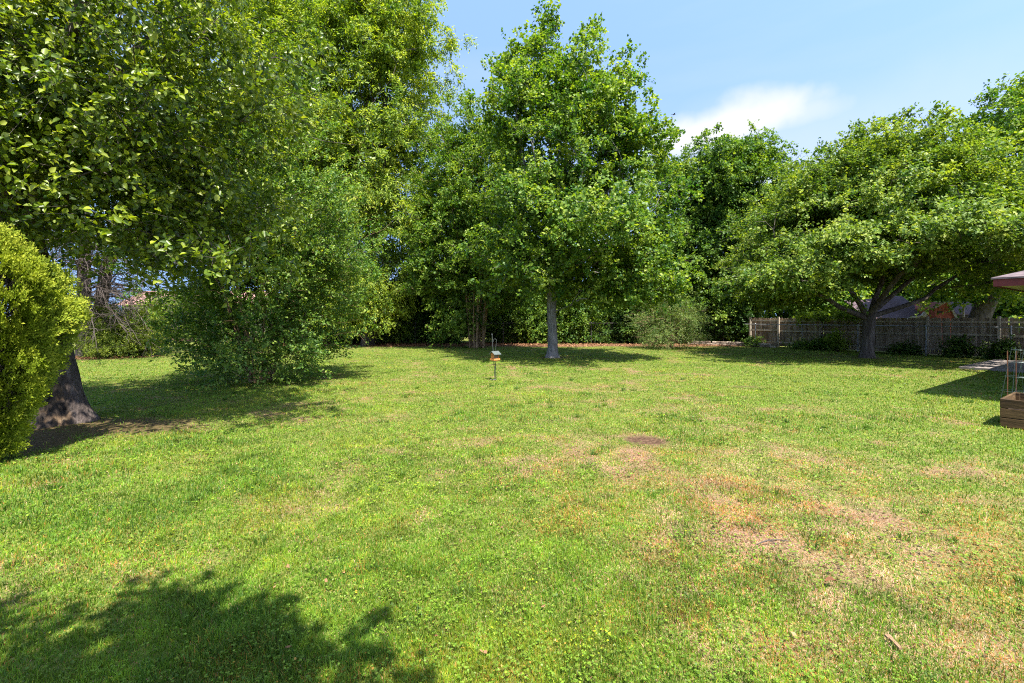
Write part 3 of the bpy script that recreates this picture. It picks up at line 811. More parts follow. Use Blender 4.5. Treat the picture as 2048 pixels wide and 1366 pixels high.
oak("oak_sapling", (-9.2, 28.2),
    [(-9.4, 28.0, 3.3, 1.55, 1.4, 1.3), (-8.6, 27.9, 2.5, 1.1, 1.1, .9), (-10.2, 28.2, 4.6, 1.3, 1.2, 1.0)],
    "low bright green drooping foliage round the slim trunk at the foot of the tall oak", 45,
    oak_stems(-9.2, 28.2, 1.3, [(-9.6, 28, 4.6), (-8.8, 28, 3.4)], .16), boughs=44, zmin=1.0, lv=dict(L=.6, size=.16, base_tint=.55))
oak("tall_oak", (-16.5, 33.0),
    [(-16.8, 33, 17, 5.2, 5, 7.5), (-13.5, 32.5, 10, 4.2, 4, 4.6), (-18.0, 33, 24, 4.2, 4, 4.5), (-19.5, 33, 11.5, 3.6, 4, 5.0)],
    "tall yellow green tree seen above the crape myrtle and behind the near hollow tree", 47,
    oak_stems(-16.5, 33.0, 3.4, [(-17.5, 33, 21), (-15.6, 33.2, 22), (-14.3, 32.6, 13), (-19, 33, 16)], .34), boughs=220)

# --- G: many-stemmed tree, centre back
r_ = np.random.default_rng(61)
gb = (-2.15, 27.1)
tree("crape_myrtle", gb, multi_stem(gb, 12, 2.0, 9.0, .085, r_, spread0=.55, bow=.35),
     [(-2.3, 27.2, 9.8, 3.1, 3, 3.6), (-1.5, 27, 7.2, 2.7, 2.6, 2.6), (-3.5, 27.2, 6.4, 2.3, 2.3, 2.7), (-2.0, 27.2, 12.2, 1.6, 1.5, 1.6), (-.7, 26.8, 4.0, 1.5, 1.5, .9), (-3.7, 26.8, 3.9, 1.6, 1.5, 1.0), (-3.4, 26.6, 1.3, .9, .9, .9), (.1, 26.5, 3.2, 1.1, 1.2, .9)],
     "tall crape myrtle with a sheaf of tan stems left of the pale maple trunk", "tree", 'deep', 'tan', 63,
     boughs=190, per_bough=9, bough_r=.75, mind=.7, shell=3.0, zmin=.4, amp=.25,
     sk=dict(r_twig=.0035, seg=.6, lift=.28), lv=dict(twigs=6, per=15, L=.7, size=.135, width=.32, out=.7, up=.5, rnd=.5, droop=.4, base_tint=.5, cl_tint=.18), stick=.3, stick_r=.007)

# --- H: young maple, centre
r_ = np.random.default_rng(71)
mx_, my_ = 1.80, 20.2
mt = [(np.array([(mx_ + o_, my_, z_) for o_, z_ in ((.0, -.1), (.0, .06), (.0, .16), (.0, .32), (.01, .7), (-.015, 1.4), (-.05, 2.2), (-.02, 3.0), (-.06, 4.2), (-.03, 5.6), (-.12, 8.5))]), np.array([.36, .33, .28, .245, .22, .21, .215, .20, .18, .14, .06])),
      (bentline((mx_ - .05, my_, 3.6), (mx_ - .3, my_, 13.6), r_, 9, (.1, 0, 0), .05), taper(.12, .03, 9)),
      (bentline((mx_, my_, 4.6), (mx_ + 3.2, my_ - .4, 9.6), r_, 8, (.5, 0, -.4), .08), taper(.09, .03, 8)),
      (bentline((mx_, my_, 5.2), (mx_ - 1.6, my_ - .3, 12.2), r_, 8, (-.4, 0, -.3), .06), taper(.085, .03, 8)),
      (bentline((mx_, my_, 3.3), (mx_ + 3.6, my_ - 1.6, 5.8), r_, 7, (.3, 0, .3), .06), taper(.07, .025, 7)),
      (bentline((mx_, my_, 3.2), (mx_ - 2.4, my_ - 1.4, 5.6), r_, 7, (-.3, 0, .3), .06), taper(.06, .025, 7))]
tree("maple_tree", (mx_, my_), mt,
     [(mx_ + .8, my_, 6.4, 3.8, 3.8, 2.6), (mx_ + .2, my_, 9.6, 3.1, 3.0, 3.0), (mx_ - .9, my_, 11.5, 1.7, 1.7, 2.0), (mx_ + 1.6, my_, 11.0, 2.0, 2.0, 2.0), (mx_ + 3.5, my_, 9.0, 1.5, 1.7, 1.7), (mx_ + 3.5, my_ - .8, 4.0, 1.5, 2.0, 1.5), (mx_ - 1.7, my_ - .4, 4.8, 1.5, 2.0, 1.0), (mx_ + 3.2, my_ - 1.2, 3.1, 1.9, 1.8, 1.1), (mx_ + .9, my_ - .8, 4.2, 1.6, 1.8, .9), (mx_ - .3, my_ - 1.6, 3.4, 1.9, 1.2, .75), (mx_ + 1.6, my_ + 1.6, 3.4, 2.2, 1.2, .8), (mx_ + .5, my_ - 3.3, 5.2, 2.5, 1.6, .9)],
     "pointed green maple with a pale grey trunk on the lawn behind the bird feeder", "tree", 'maple', 'grey', 73,
     boughs=240, per_bough=9, bough_r=.55, mind=.76, shell=2.6, zmin=2.2, amp=.28, extra=[(mx_ - .35, my_, 14.3), (mx_ - .4, my_, 14.9), (mx_ - .2, my_, 13.6), (mx_ + 1.0, my_, 12.9), (mx_ - 1.6, my_, 13.4), (mx_ - 2.1, my_, 12.9)],
     sk=dict(r_twig=.008, seg=.5, lift=.30, zpen=1.2), lv=dict(twigs=6, per=13, L=.5, size=.125, width=.42, out=.5, up=.45, rnd=.65, droop=.3, hang=.5, base_tint=.42, cl_tint=.16), stick=.4, stick_r=.006)

# --- I: dark round-headed tree, right of the maple at the back
r_ = np.random.default_rng(81)
tb = (14.4, 32.5)
tree("hackberry_tree", tb, oak_stems(tb[0], tb[1], 3.0, [(13, 32.5, 10), (14.6, 32.8, 12.5), (16.4, 32.3, 11), (12.4, 32.2, 7.5), (17, 32, 7)], .3)(r_),
     [(14.1, 32.4, 10.4, 3.6, 3.6, 3.9), (15.6, 32.4, 11.6, 2.6, 2.6, 2.9), (12.6, 32.3, 7.2, 2.5, 2.6, 2.7), (17.2, 32.2, 7.2, 2.9, 2.8, 2.9), (14.6, 31.6, 4.2, 3.6, 2.4, 1.9)],
     "dense dark round headed tree between the maple and the wide spreading tree", "tree", 'deep', 'dark', 83,
     boughs=230, per_bough=9, bough_r=.85, mind=.8, shell=3.0, zmin=2.0, amp=.3,
     sk=dict(r_twig=.010, seg=.7), lv=dict(twigs=6, per=14, L=.65, size=.17, width=.36, droop=.45, hang=.6, base_tint=.40, cl_tint=.17), stick=.25, stick_r=.008)

# --- J: wide spreading tree, right
r_ = np.random.default_rng(91)
jx, jy = 15.75, 20.2
jt = [(bentline((jx, jy, -.1), (jx + .15, jy, 1.95), r_, 7, wob=.015), np.array([.37, .275, .25, .24, .235, .235, .235])),
      (bentline((jx + .1, jy, 1.75), (jx + 1.0, jy + .3, 8.2), r_, 9, (.5, 0, 0), .07), taper(.115, .035, 9)),
      (bentline((jx + .1, jy, 1.7), (jx - 4.4, jy - .6, 4.9), r_, 9, (-.5, 0, -.3), .08), taper(.125, .035, 9)),
      (bentline((jx + .05, jy, 1.75), (jx - 1.6, jy - .8, 7.6), r_, 9, (-.7, 0, -.3), .07), taper(.115, .035, 9)),
      (bentline((jx + .15, jy, 1.8), (jx + 5.4, jy - .4, 4.8), r_, 9, (.2, 0, -.3), .08), taper(.115, .035, 9)),
      (bentline((jx + .15, jy, 1.9), (jx + 3.6, jy - 1.0, 7.6), r_, 9, (.5, 0, -.3), .08), taper(.105, .035, 9)),
      (bentline((jx, jy, 1.8), (jx - .5, jy - 3.6, 5.0), r_, 8, (0, -.4, .2), .06), taper(.12, .04, 8))]
tree("spreading_tree", (jx, jy), jt,
     [(jx + .9, jy, 5.8, 5.0, 4.6, 2.3), (jx + .7, jy, 7.2, 3.7, 3.6, 2.2), (jx + 1.0, jy + .2, 8.6, 2.4, 2.2, 1.25), (jx - 1.2, jy, 7.0, 2.0, 2.2, 1.3), (jx + .3, jy - 3.9, 4.7, 3.8, 2.2, .9), (jx - 3.9, jy - 2.2, 3.5, 1.8, 1.6, .7), (jx - 3.0, jy - .2, 4.4, 1.9, 2.6, 1.2), (jx + 4.6, jy - .4, 5.4, 2.6, 3, 2.0), (jx - 3.9, jy - .2, 3.1, 1.5, 1.6, .7)],
     "wide low spreading tree with tiered leaves and a forked trunk before the wooden fence", "tree", 'olive', 'brown', 93,
     boughs=350, per_bough=10, bough_r=.72, mind=.9, shell=2.8, zmin=2.3, amp=.2, flatb=.18, zsep=1.4,
     sk=dict(r_twig=.008, seg=.5, lift=.12), lv=dict(twigs=7, per=13, L=.6, size=.13, width=.32, out=.75, up=.1, rnd=.5, droop=.35, hang=.75, n_up=.65, n_out=.5, n_rnd=.45, flat=.25, base_tint=.46, cl_tint=.15), stick=.4, stick_r=.006)

# --- K: big tree beyond the wooden fence, far right
r_ = np.random.default_rng(101)
kb = (26.4, 26.3)
tree("leaning_tree", kb, [(bentline((26.2, 26.3, -.1), (28.4, 26.3, 5.0), r_, 7, wob=.04), taper(.52, .42, 7))] +
     [(bentline((28.2, 26.3, 4.7), p, r_, 8, wob=.1), taper(.22, .05, 8)) for p in ((26.6, 26, 9), (29.5, 26, 13), (32, 26, 11), (30, 25, 9), (25.4, 25.6, 6.5))],
     [(30.4, 26.2, 10.4, 4.3, 4, 5.0), (27.6, 26.2, 7.2, 3.0, 3, 2.6), (26.2, 25.6, 4.8, 2.6, 2.4, 1.8), (32, 25, 14, 2.5, 2.5, 2.0)],
     "tall tree with a thick leaning trunk beyond the wooden fence beside the house roof", "tree", 'maple', 'brown', 103,
     boughs=200, per_bough=9, bough_r=.9, mind=.8, shell=3.0, zmin=2.6, amp=.25,
     sk=dict(r_twig=.010, seg=.7), lv=dict(twigs=6, per=14, L=.7, size=.17, width=.34, droop=.5, hang=.6, base_tint=.40), stick=.2, stick_r=.008)

# --- F: two old conifers, left, with bare dead lower limbs
def conifer(bx, by, h, seed, label, lean=0.0, r0=.30, dead=30, crown0=5.5):
    r = np.random.default_rng(seed)
    root = thing("spruce_tree", (bx, by, 0), label, "tree", "old conifers left of the yard")
    mb = MB()
    tr = bentline((0, 0, -.1), (lean, 0, h), r, 10, wob=.05); mb.tube(tr, np.concatenate([[r0 * 1.35], taper(r0, .05, 9)]), n=10, cap=False)
    mb.build("trunk", BARK['dead'], root, smooth=True)
    db = MB()
    for i in range(dead):
        z = r.uniform(1.9, 6.2); a = r.uniform(0, 2 * math.pi) if i > dead * .7 else r.normal(-.35, .6)
        L = r.uniform(2.2, 5.8); e = np.array([math.cos(a) * L, math.sin(a) * L, z + r.uniform(-.9, .5) - .10 * L])
        q = bentline((lean * z / h, 0, z), e, r, 9, (0, 0, r.uniform(.2, .7)), .05); db.tube(q, taper(r.uniform(.022, .05), .006, 9), n=4, cap=False)
        for k in range(18):
            s = r.integers(2, 9); p = q[s]; d = unit(q[min(s + 1, 8)] - q[s - 1]); dd = unit(d + r.normal(size=3) * .8 + np.array([0, 0, -.15]))
            l2 = r.uniform(.4, 1.3)
            q2 = bentline(p, p + dd * l2, r, 4, (0, 0, -.04), .03); db.tube(q2, taper(.011, .004, 4), n=3, cap=False)
            for _ in range(2):
                p3 = q2[r.integers(1, 4)]; db.tube([p3, p3 + unit(dd + r.normal(size=3) * .8) * r.uniform(.2, .5)], [.006, .003], n=3, cap=False)
    db.build("dead_branches", BARK['dead'], root)
    # needled boughs higher up
    n = 320; z = r.uniform(crown0, h, n); a = r.uniform(0, 6.283, n); R = (h - z) / (h - crown0) * 3.2 + .4
    rho = R * r.uniform(.25, 1, n)
    C = np.stack([lean * z / h + np.cos(a) * rho, np.sin(a) * rho, z - .25 * rho], 1)
    V, Fs, tint, tw = leaf_cloud(C, r, (0, 0, h * .5), twigs=7, per=16, L=.7, size=.14, width=.10, out=.8, up=-.1, rnd=.45, droop=.5, hang=.7, n_rnd=.9)
    np_mesh("crown", V, Fs, LEAF['spruce'], root, attrs={'tint': tint})
conifer(-19.3, 20.6, 17, 111, "old conifer with bare grey dead limbs, closest of the two behind the hollow tree", -.2, .27, dead=58)
conifer(gx(172, 21.2), 21.2, 18, 113, "old conifer with a trunk leaning right and dead limbs, just behind its straighter twin", 4.6, .27, dead=30)

# --- shrubs
def shrub(name, base, ells, label, seed, leaf='dark', cat="shrub", group=None, boughs=30, per=7, stems=6, h=1.2, size=.09, bark='brown', **kw):
    r = np.random.default_rng(seed)
    lv = dict(twigs=5, per=12, L=.4, size=size, width=.33, out=.6, up=.4, rnd=.6, droop=.3, base_tint=.42, cl_tint=.18)
    lv.update(kw.pop('lv', {}))
    sp = max(e[3] for e in ells) * .55
    return tree(name, base, multi_stem(base, stems, sp, h, .03, r, spread0=.12), ells, label, cat, leaf, bark, seed + 1,
                boughs=boughs, per_bough=per, bough_r=kw.pop('bough_r', .35), mind=kw.pop('mind', .3), shell=2.6, zmin=kw.pop('zmin', .08), amp=.3,
                sk=dict(r_twig=.006, seg=.4), lv=lv, stick=.25, stick_r=.005, group=group)

sh = (9.1, 26.1)
shrub("feathery_shrub", sh, [(9.1, 26.1, 1.35, 1.7, 1.4, 1.05), (9.2, 26.1, 2.2, 1.2, 1.0, .8), (8.9, 26, .6, 1.2, 1.0, .5)],
      "airy pale green shrub with fine arching twigs standing alone at the lawn's back edge", 121, leaf='feather', boughs=60, per=8, stems=9, h=1.9, size=.075, bark='tan',
      lv=dict(L=.75, width=.16, out=.8, up=.7, rnd=.4, droop=.7, per=16))
shrub("juniper_shrub", (-18.0, 21.0), [(-18.0, 21.0, 1.2, 1.3, 1.1, 1.1), (-17.2, 20.8, .8, .9, .9, .75), (-18.6, 21.2, 1.6, .8, .8, .8), (-17.8, 20.6, .5, 1.25, .9, .45)],
      "rounded olive green juniper bush beside the bare conifer trunks", 123, leaf='juniper', boughs=80, per=9, stems=6, h=1.6, size=.085, lv=dict(width=.14, per=18, L=.35))
# hedge row along the back fence, one shrub after another (photo x, top y, half width in photo px, foliage, words)
HEDGE = [
    (600, 560, 40, 'dark', "dark hedge bush at the back fence just right of the crape myrtle clump"),
    (655, 585, 42, 'dark', "low dark hedge bush at the back fence left of the tall oak's foot"),
    (705, 600, 36, 'dark', "low dark hedge bush at the back fence hidden behind the oak sapling"),
    (790, 560, 45, 'deep', "leafy hedge bush at the back fence just right of the tall oak's trunk"),
    (845, 535, 42, 'deep', "tall leafy hedge bush at the back fence between the oak and the many stemmed myrtle"),
    (900, 575, 36, 'dark', "dark hedge bush at the back fence touching the left of the sheaf of tan stems"),
    (1010, 570, 40, 'deep', "hedge bush at the back fence directly behind the bird feeder"),
    (1062, 590, 32, 'deep', "low hedge bush at the back fence just left of the maple trunk"),
    (1150, 588, 36, 'deep', "low hedge bush at the back fence just right of the maple trunk"),
    (1205, 590, 36, 'deep', "hedge bush at the back fence under the maple's right hand branches"),
    (1262, 575, 38, 'dark', "dark hedge bush at the back fence left of the airy pale shrub"),
    (1325, 560, 42, 'dark', "tall dark hedge bush at the back fence directly behind the airy pale shrub"),
    (1405, 560, 44, 'dark', "tall dark hedge bush at the back fence just right of the airy pale shrub"),
    (1470, 575, 40, 'dark', "dark hedge bush in the corner where the back fence meets the wooden fence"),
]
for i, (px, py, hw, lf, words) in enumerate(HEDGE):
    d = 32.2 + .4 * math.sin(i * 2.3)
    x, top, w = gx(px, d), gz(py, d), hw / F * d * 1.15
    shrub("hedge_bush", (x, d), [(x, d, top * .42, w, .9, top * .42), (x + .2 * w, d, top * .72, w * .75, .8, top * .30), (x - .3 * w, d - .2, .6, w, .8, .6)],
          words, 200 + i * 3, leaf=lf, boughs=90, per=8, stems=5, h=top * .6, size=.14, group="hedge along the back fence", bough_r=.42, mind=.35, bark='dark')
# far hedge beyond the conifers, left
for i, (px, py, hw, d, words) in enumerate([
        (330, 600, 30, 38, "sunlit far bush seen under the dead limbs, at the left end of its row"),
        (385, 590, 36, 37, "bright far bush in the gap left of the crape myrtle clump"),
        (440, 585, 36, 37, "far leafy bush half hidden behind the left side of the crape myrtle clump")]):
    x, top, w = gx(px, d), gz(py, d), hw / F * d * 1.25
    shrub("far_bush", (x, d), [(x, d, top * .48, w, 1.3, top * .5), (x + .3 * w, d - .3, top * .3, w * .8, 1, top * .32)], words, 260 + i * 3, leaf='far', boughs=80, per=8, h=top * .6, size=.17, group="far bushes at the left", bough_r=.45)
# distant trees over the neighbours' land
for i, (px, py, hw, d, words) in enumerate([
        (640, 540, 70, 58, "distant tree beyond the back fence left of the tall oak"),
        (860, 575, 60, 60, "distant low tree beyond the back fence behind the many stemmed myrtle"),
        (985, 520, 52, 44, "loose tree beyond the back fence between the sheaf of tan stems and the maple"),
        (1120, 585, 60, 48, "distant low tree beyond the back fence directly behind the maple trunk"),
        (1300, 480, 60, 42, "leafy tree beyond the back fence behind the maple's right side"),
        (1230, 560, 60, 60, "distant tree beyond the back fence right of the maple"),
        (1560, 430, 70, 44, "leafy tree beyond the fence corner, behind the spreading tree's left edge"),
        (1660, 520, 70, 46, "leafy tree beyond the wooden fence behind the spreading tree's trunk"),
        (1850, 470, 90, 44, "leafy tree beyond the wooden fence behind the broken shed"),
        (2030, 540, 70, 36, "leafy tree beyond the wooden fence under the house eave")]):
    x, top, w = gx(px, d), gz(py, d), hw / F * d
    r = np.random.default_rng(300 + i)
    tree("distant_tree", (x, d), [(bentline((x, d, -.1), (x, d, top * .6), r, 6, wob=.05), taper(.25, .08, 6))],
         [(x, d, top * .6, w, w * .8, top * .40), (x + .3 * w, d - .5, top * .4, w * .9, w * .7, top * .33)], words, "tree", 'maple' if i % 2 else 'deep', 'dark', 320 + i,
         boughs=130, per_bough=8, bough_r=.8, mind=.5, zmin=.3, group="distant trees beyond the fences", sk=dict(r_twig=.012, seg=.9), stick=0,
         lv=dict(twigs=5, per=12, L=.8, size=.30, width=.36, droop=.4))

# --- tree behind the camera that throws the dappled shadow on the near lawn
r_ = np.random.default_rng(131)
nb = (-2.6, -4.2)
tree("yard_tree", nb, [(bentline((-2.6, -4.2, -.1), (-1.8, -3.2, 4.6), r_, 7, wob=.04), taper(.24, .15, 7)),
                       (bentline((-1.9, -3.3, 4.3), (-.2, -.8, 5.2), r_, 7, (0, 0, .3), .05), taper(.10, .03, 7)),
                       (bentline((-1.9, -3.3, 4.3), (-2.0, -1.0, 6.2), r_, 7, wob=.05), taper(.10, .03, 7))],
     [(-2.5, -2.0, 6.2, 1.9, 1.6, 1.0), (-1.1, -1.0, 5.4, 1.4, .75, .42), (-3.2, -1.25, 5.8, 1.4, .95, .65), (-.12, -.72, 5.2, .52, .55, .3), (-2.2, -1.7, 5.6, 2.0, .8, .6)],
     "leafy tree standing behind the viewer that shades the near left corner of the lawn", "tree", 'maple', 'grey', 133,
     boughs=165, per_bough=8, bough_r=.36, mind=.30, shell=2.0, amp=.3, sk=dict(r_twig=.005), lv=dict(twigs=6, per=12, L=.36, size=.13, width=.40))

# ------------------------------------------------------------------ wooden fence
WOOD_OLD = noisy_mat("weathered_fence_wood", [(.25, (.105, .072, .046)), (.5, (.24, .175, .118)), (.75, (.39, .31, .225))], (14, 14, 1.6), bump=.4, tint=.35, second=((.17, .16, .08), 1.6, .60))
WOOD_POST = noisy_mat("weathered_post_wood", [(.25, (.20, .16, .11)), (.5, (.36, .30, .22)), (.75, (.50, .44, .35))], (14, 14, 1.6), bump=.4, tint=.3)
GALV = noisy_mat("galvanised_steel", [(.3, (.20, .21, .22)), (.7, (.34, .35, .37))], (20, 20, 20), rough=.5, bump=0, metal=.5, spec=.4)
GALV_SHADED = noisy_mat("shaded_galvanised_steel", [(.3, (.045, .042, .038)), (.7, (.11, .10, .095))], (20, 20, 20), rough=.6, bump=0, metal=.4, spec=.3)  # darker copy of the galvanised steel; the back fence's shade is put into its colour

def wood_fence():
    r = np.random.default_rng(141)
    A = np.array([*FENCE_A, 0.0]); u = np.array([*FENCE_DIR, 0.]); u /= np.linalg.norm(u); nrm = np.array([-.86, -.51, 0.])   # nrm points into the yard
    length = 18.5
    root = thing("wooden_fence", tuple(A), "weathered grey brown board fence with rails and posts, right of the lawn", "fence")
    ax = np.array([u, np.cross([0, 0, 1], u), [0, 0, 1.0]])
    mb = MB(); s = 0.0
    while s < length:
        w = .138 + r.uniform(-.004, .004); h = 1.76 + r.uniform(-.03, .03); t = r.uniform(.1, .9)
        c = u * (s + w / 2) - nrm * (.045 + r.uniform(0, .006)); th = .019; sl = r.normal(0, .008)
        prof = [(-w / 2, .03), (w / 2, .03), (w / 2, h - .035), (w / 2 - .03, h), (-w / 2 + .03, h), (-w / 2, h - .035)]
        P = [c + u * (a + sl * b) + np.array([0, 0, b]) + nrm * th / 2 for a, b in prof] + [c + u * (a + sl * b) + np.array([0, 0, b]) - nrm * th / 2 for a, b in prof]
        mb.add(P, [tuple(range(6)), tuple(range(11, 5, -1))] + [(i, i + 6, (i + 1) % 6 + 6, (i + 1) % 6) for i in range(6)], t)
        s += w + r.uniform(.002, .010)
    mb.build("picket_boards", WOOD_OLD, root)
    posts = [.15, 1.95, 4.3, 6.6, 9.0, 11.4, 13.8, 16.2, 18.3]
    for p in posts:
        b = MB(); b.box(u * p + nrm * .07 + np.array([0, 0, .90]), (.10, .10, 1.84), ax, r.uniform(.3, .9)); b.build("post", WOOD_POST, root)
    for z in (.26, .98, 1.58):
        for a, b_ in zip(posts[:-1], posts[1:]):
            b = MB(); dz = r.normal(0, .012)
            b.box(u * ((a + b_) / 2) + nrm * -.006 + np.array([0, 0, z + dz]), (b_ - a - .012, .04, .09), ax, r.uniform(.3, .8)); b.build("rail", WOOD_POST, root)
wood_fence()

def chain_link(a, b, h, label, sp=2.9, ph=.4, seed=1, steel=None):
    GALV = steel
    r = np.random.default_rng(seed)
    a = np.array([*a, 0.]); b = np.array([*b, 0.]); L = np.linalg.norm(b - a); u = (b - a) / L
    root = thing("chain_link_fence", tuple(a), label, "fence")
    s = ph
    while s < L:
        m = MB(); m.tube([u * s + np.array([0, 0, -.05]), u * s + np.array([0, 0, h + .03])], .030, n=8); m.tube([u * s + np.array([0, 0, h + .03]), u * s + np.array([0, 0, h + .07])], [.036, .012], n=8)
        m.build("post", GALV, root, smooth=False); s += sp
    m = MB(); m.tube([np.array([0, 0, h]), u * L + np.array([0, 0, h])], .021, n=8); m.build("top_rail", GALV, root)
    # woven wire: two families of slanted strands
    nn = np.array([u[1], -u[0], 0]) ; V = []; st = .11
    k = np.arange(0, L - h, st)
    for sgn in (1, -1):
        x0 = k if sgn > 0 else k + h
        p0 = u[None] * x0[:, None] + np.array([0, 0, .03]); p1 = u[None] * (x0 + sgn * (h - .05))[:, None] + np.array([0, 0, h - .02])
        wv = np.cross(u * sgn + np.array([0, 0, 1.]), nn); wv = unit(wv) * .0008; nv = nn * .0008
        V.append(np.stack([p0 + wv, p0 - wv * .5 + nv, p0 - wv * .5 - nv, p1 + wv, p1 - wv * .5 + nv, p1 - wv * .5 - nv], 1))
    V = np.concatenate(V); o = np.arange(len(V))[:, None] * 6
    Fq = np.concatenate([o + np.array([[0, 1, 4, 3]]), o + np.array([[1, 2, 5, 4]]), o + np.array([[2, 0, 3, 5]])])
    np_mesh("wire_mesh", V.reshape(-1, 3), Fq, GALV, root)
yn = np.array([-.86, -.51])
chain_link((-19.0, 31.0), (14.6, 31.0), 1.40, "low chain link fence along the back of the yard in front of the hedge", sp=3.0, seed=151, steel=GALV_SHADED)
ca = FENCE_A + yn * .75 + FENCE_DIR * .2
chain_link(tuple(ca), tuple(ca + FENCE_DIR * 17.5), 1.36, "low chain link fence running close in front of the wooden fence", sp=2.75, ph=.7, seed=153, steel=GALV)

# plants along the wooden fence (distance along the fence, height, width)
for i, (s, off, h, w, lf, words) in enumerate([
        (1.0, 1.2, .55, .42, 'myrtle', "small leafy plant at the wooden fence's far end by the stone edging"),
        (3.7, 1.2, .32, .36, 'myrtle', "low leafy plant at the wooden fence beside a sunlit post"),
        (4.7, 1.1, .66, .34, 'deep', "bushy dark plant at the foot of the wooden fence right of a sunlit post"),
        (5.6, 1.2, 1.15, .38, 'far', "bright yellow green sapling climbing the chain link left of the spreading tree's trunk"),
        (8.4, .9, .36, .6, 'dark', "low dark plant at the fence just right of the spreading tree's trunk"),
        (10.3, .8, .85, .32, 'dark', "dark upright plant before the shaded wooden boards, left one of a pair"),
        (11.6, .8, .75, .28, 'dark', "dark upright plant before the shaded wooden boards, right one of a pair"),
        (12.9, .8, .25, .6, 'dark', "low dark ground plant by the wooden fence behind the concrete slab")]):
    h, w = h * (.62 if s < 9 and s != 5.6 else .8), w * .72
    c = FENCE_A + FENCE_DIR * s + yn * off
    shrub("fence_plant", tuple(c), [(c[0], c[1], h * .5, w, w * .8, h * .5)], words, 400 + i * 3, leaf=lf, cat="plant", group="plants along the wooden fence", boughs=11, per=6, stems=4, h=h * .7, size=.075, bough_r=.16, mind=.12, lv=dict(L=.25))
# vine over the fence top
vc = FENCE_A + FENCE_DIR * 4.6
V_ells = [(vc[0] + FENCE_DIR[0] * t, vc[1] + FENCE_DIR[1] * t, 1.84, .6, .35, .08) for t in (-.9, 0, .9, 1.7)]
shrub("fence_vine", tuple(vc + yn * -.6), V_ells, "sunlit vine trailing along the top of the wooden fence left of the forked trunk", 440, leaf='far', cat="vine", boughs=18, per=5, stems=3, h=1.7, size=.08, bough_r=.12, mind=.1, zmin=1.68)

# ------------------------------------------------------------------ stone edging
STONE = noisy_mat("edging_stone", [(.3, (.16, .12, .09)), (.55, (.32, .25, .19)), (.75, (.44, .37, .30))], (9, 9, 9), bump=.6, tint=.5)
def edging(pts, label, rows=2, h=.12, seed=1, mat=STONE, name="stone_edging"):
    r = np.random.default_rng(seed); pts = [np.array(p, float) for p in pts]
    root = MB(); o0 = np.array([*pts[0], 0.])
    for row in range(rows):
        for a, b in zip(pts[:-1], pts[1:]):
            L = np.linalg.norm(b - a); u = (b - a) / L; s = .0 if row % 2 == 0 else .12
            while s < L:
                w = r.uniform(.22, .36); c = a + u * (s + w / 2)
                ang = math.atan2(u[1], u[0]) + r.normal(0, .05); ax = ring_axes(math.cos(ang), math.sin(ang))
                root.box(np.array([c[0], c[1], h * (row + .5) + r.normal(0, .004)]) - o0, (w - .012, .2 + r.uniform(-.02, .02), h - .006), ax, r.random())
                s += w
    o = root.build(name, mat)
    o.location = o0
    bv = o.modifiers.new("worn", 'BEVEL'); bv.width = .015; bv.segments = 2
    return tag(o, label, "edging")
edging([(11.7, 30.3), (12.9, 29.6), (14.1, 28.9), (14.9, 27.9), (15.5, 26.8)], "low wall of stacked tan stones edging the bed at the far fence corner", seed=161)
edging([(-28.5, 34.6), (-26.4, 34.2), (-23.5, 34.6)], "low reddish brick edging in the far gap left of the crape myrtle clump", seed=163, mat=noisy_mat("red_brick", [(.3, (.17, .075, .05)), (.7, (.36, .18, .13))], (9, 9, 9), tint=.4), name="brick_edging")

# ------------------------------------------------------------------ concrete slab
CONC = noisy_mat("concrete", [(.3, (.15, .125, .11)), (.55, (.23, .195, .175)), (.75, (.30, .265, .245))], (3, 3, 3), detail=9, bump=.15, rough=.9)
sl = MB()
P0, e1, e2 = PATIO
for i in range(3):
    for j in range(2):
        c = P0 + e1 * (1.25 + i * 2.5) + e2 * (1.25 + j * 2.5)
        sl.box((c[0], c[1], .0), (2.485, 2.485, .13), np.array([[*e1, 0], [*e2, 0], [0, 0, 1]]), .5)
so_ = sl.build("concrete_patio", CONC); tag(so_, kind='structure')

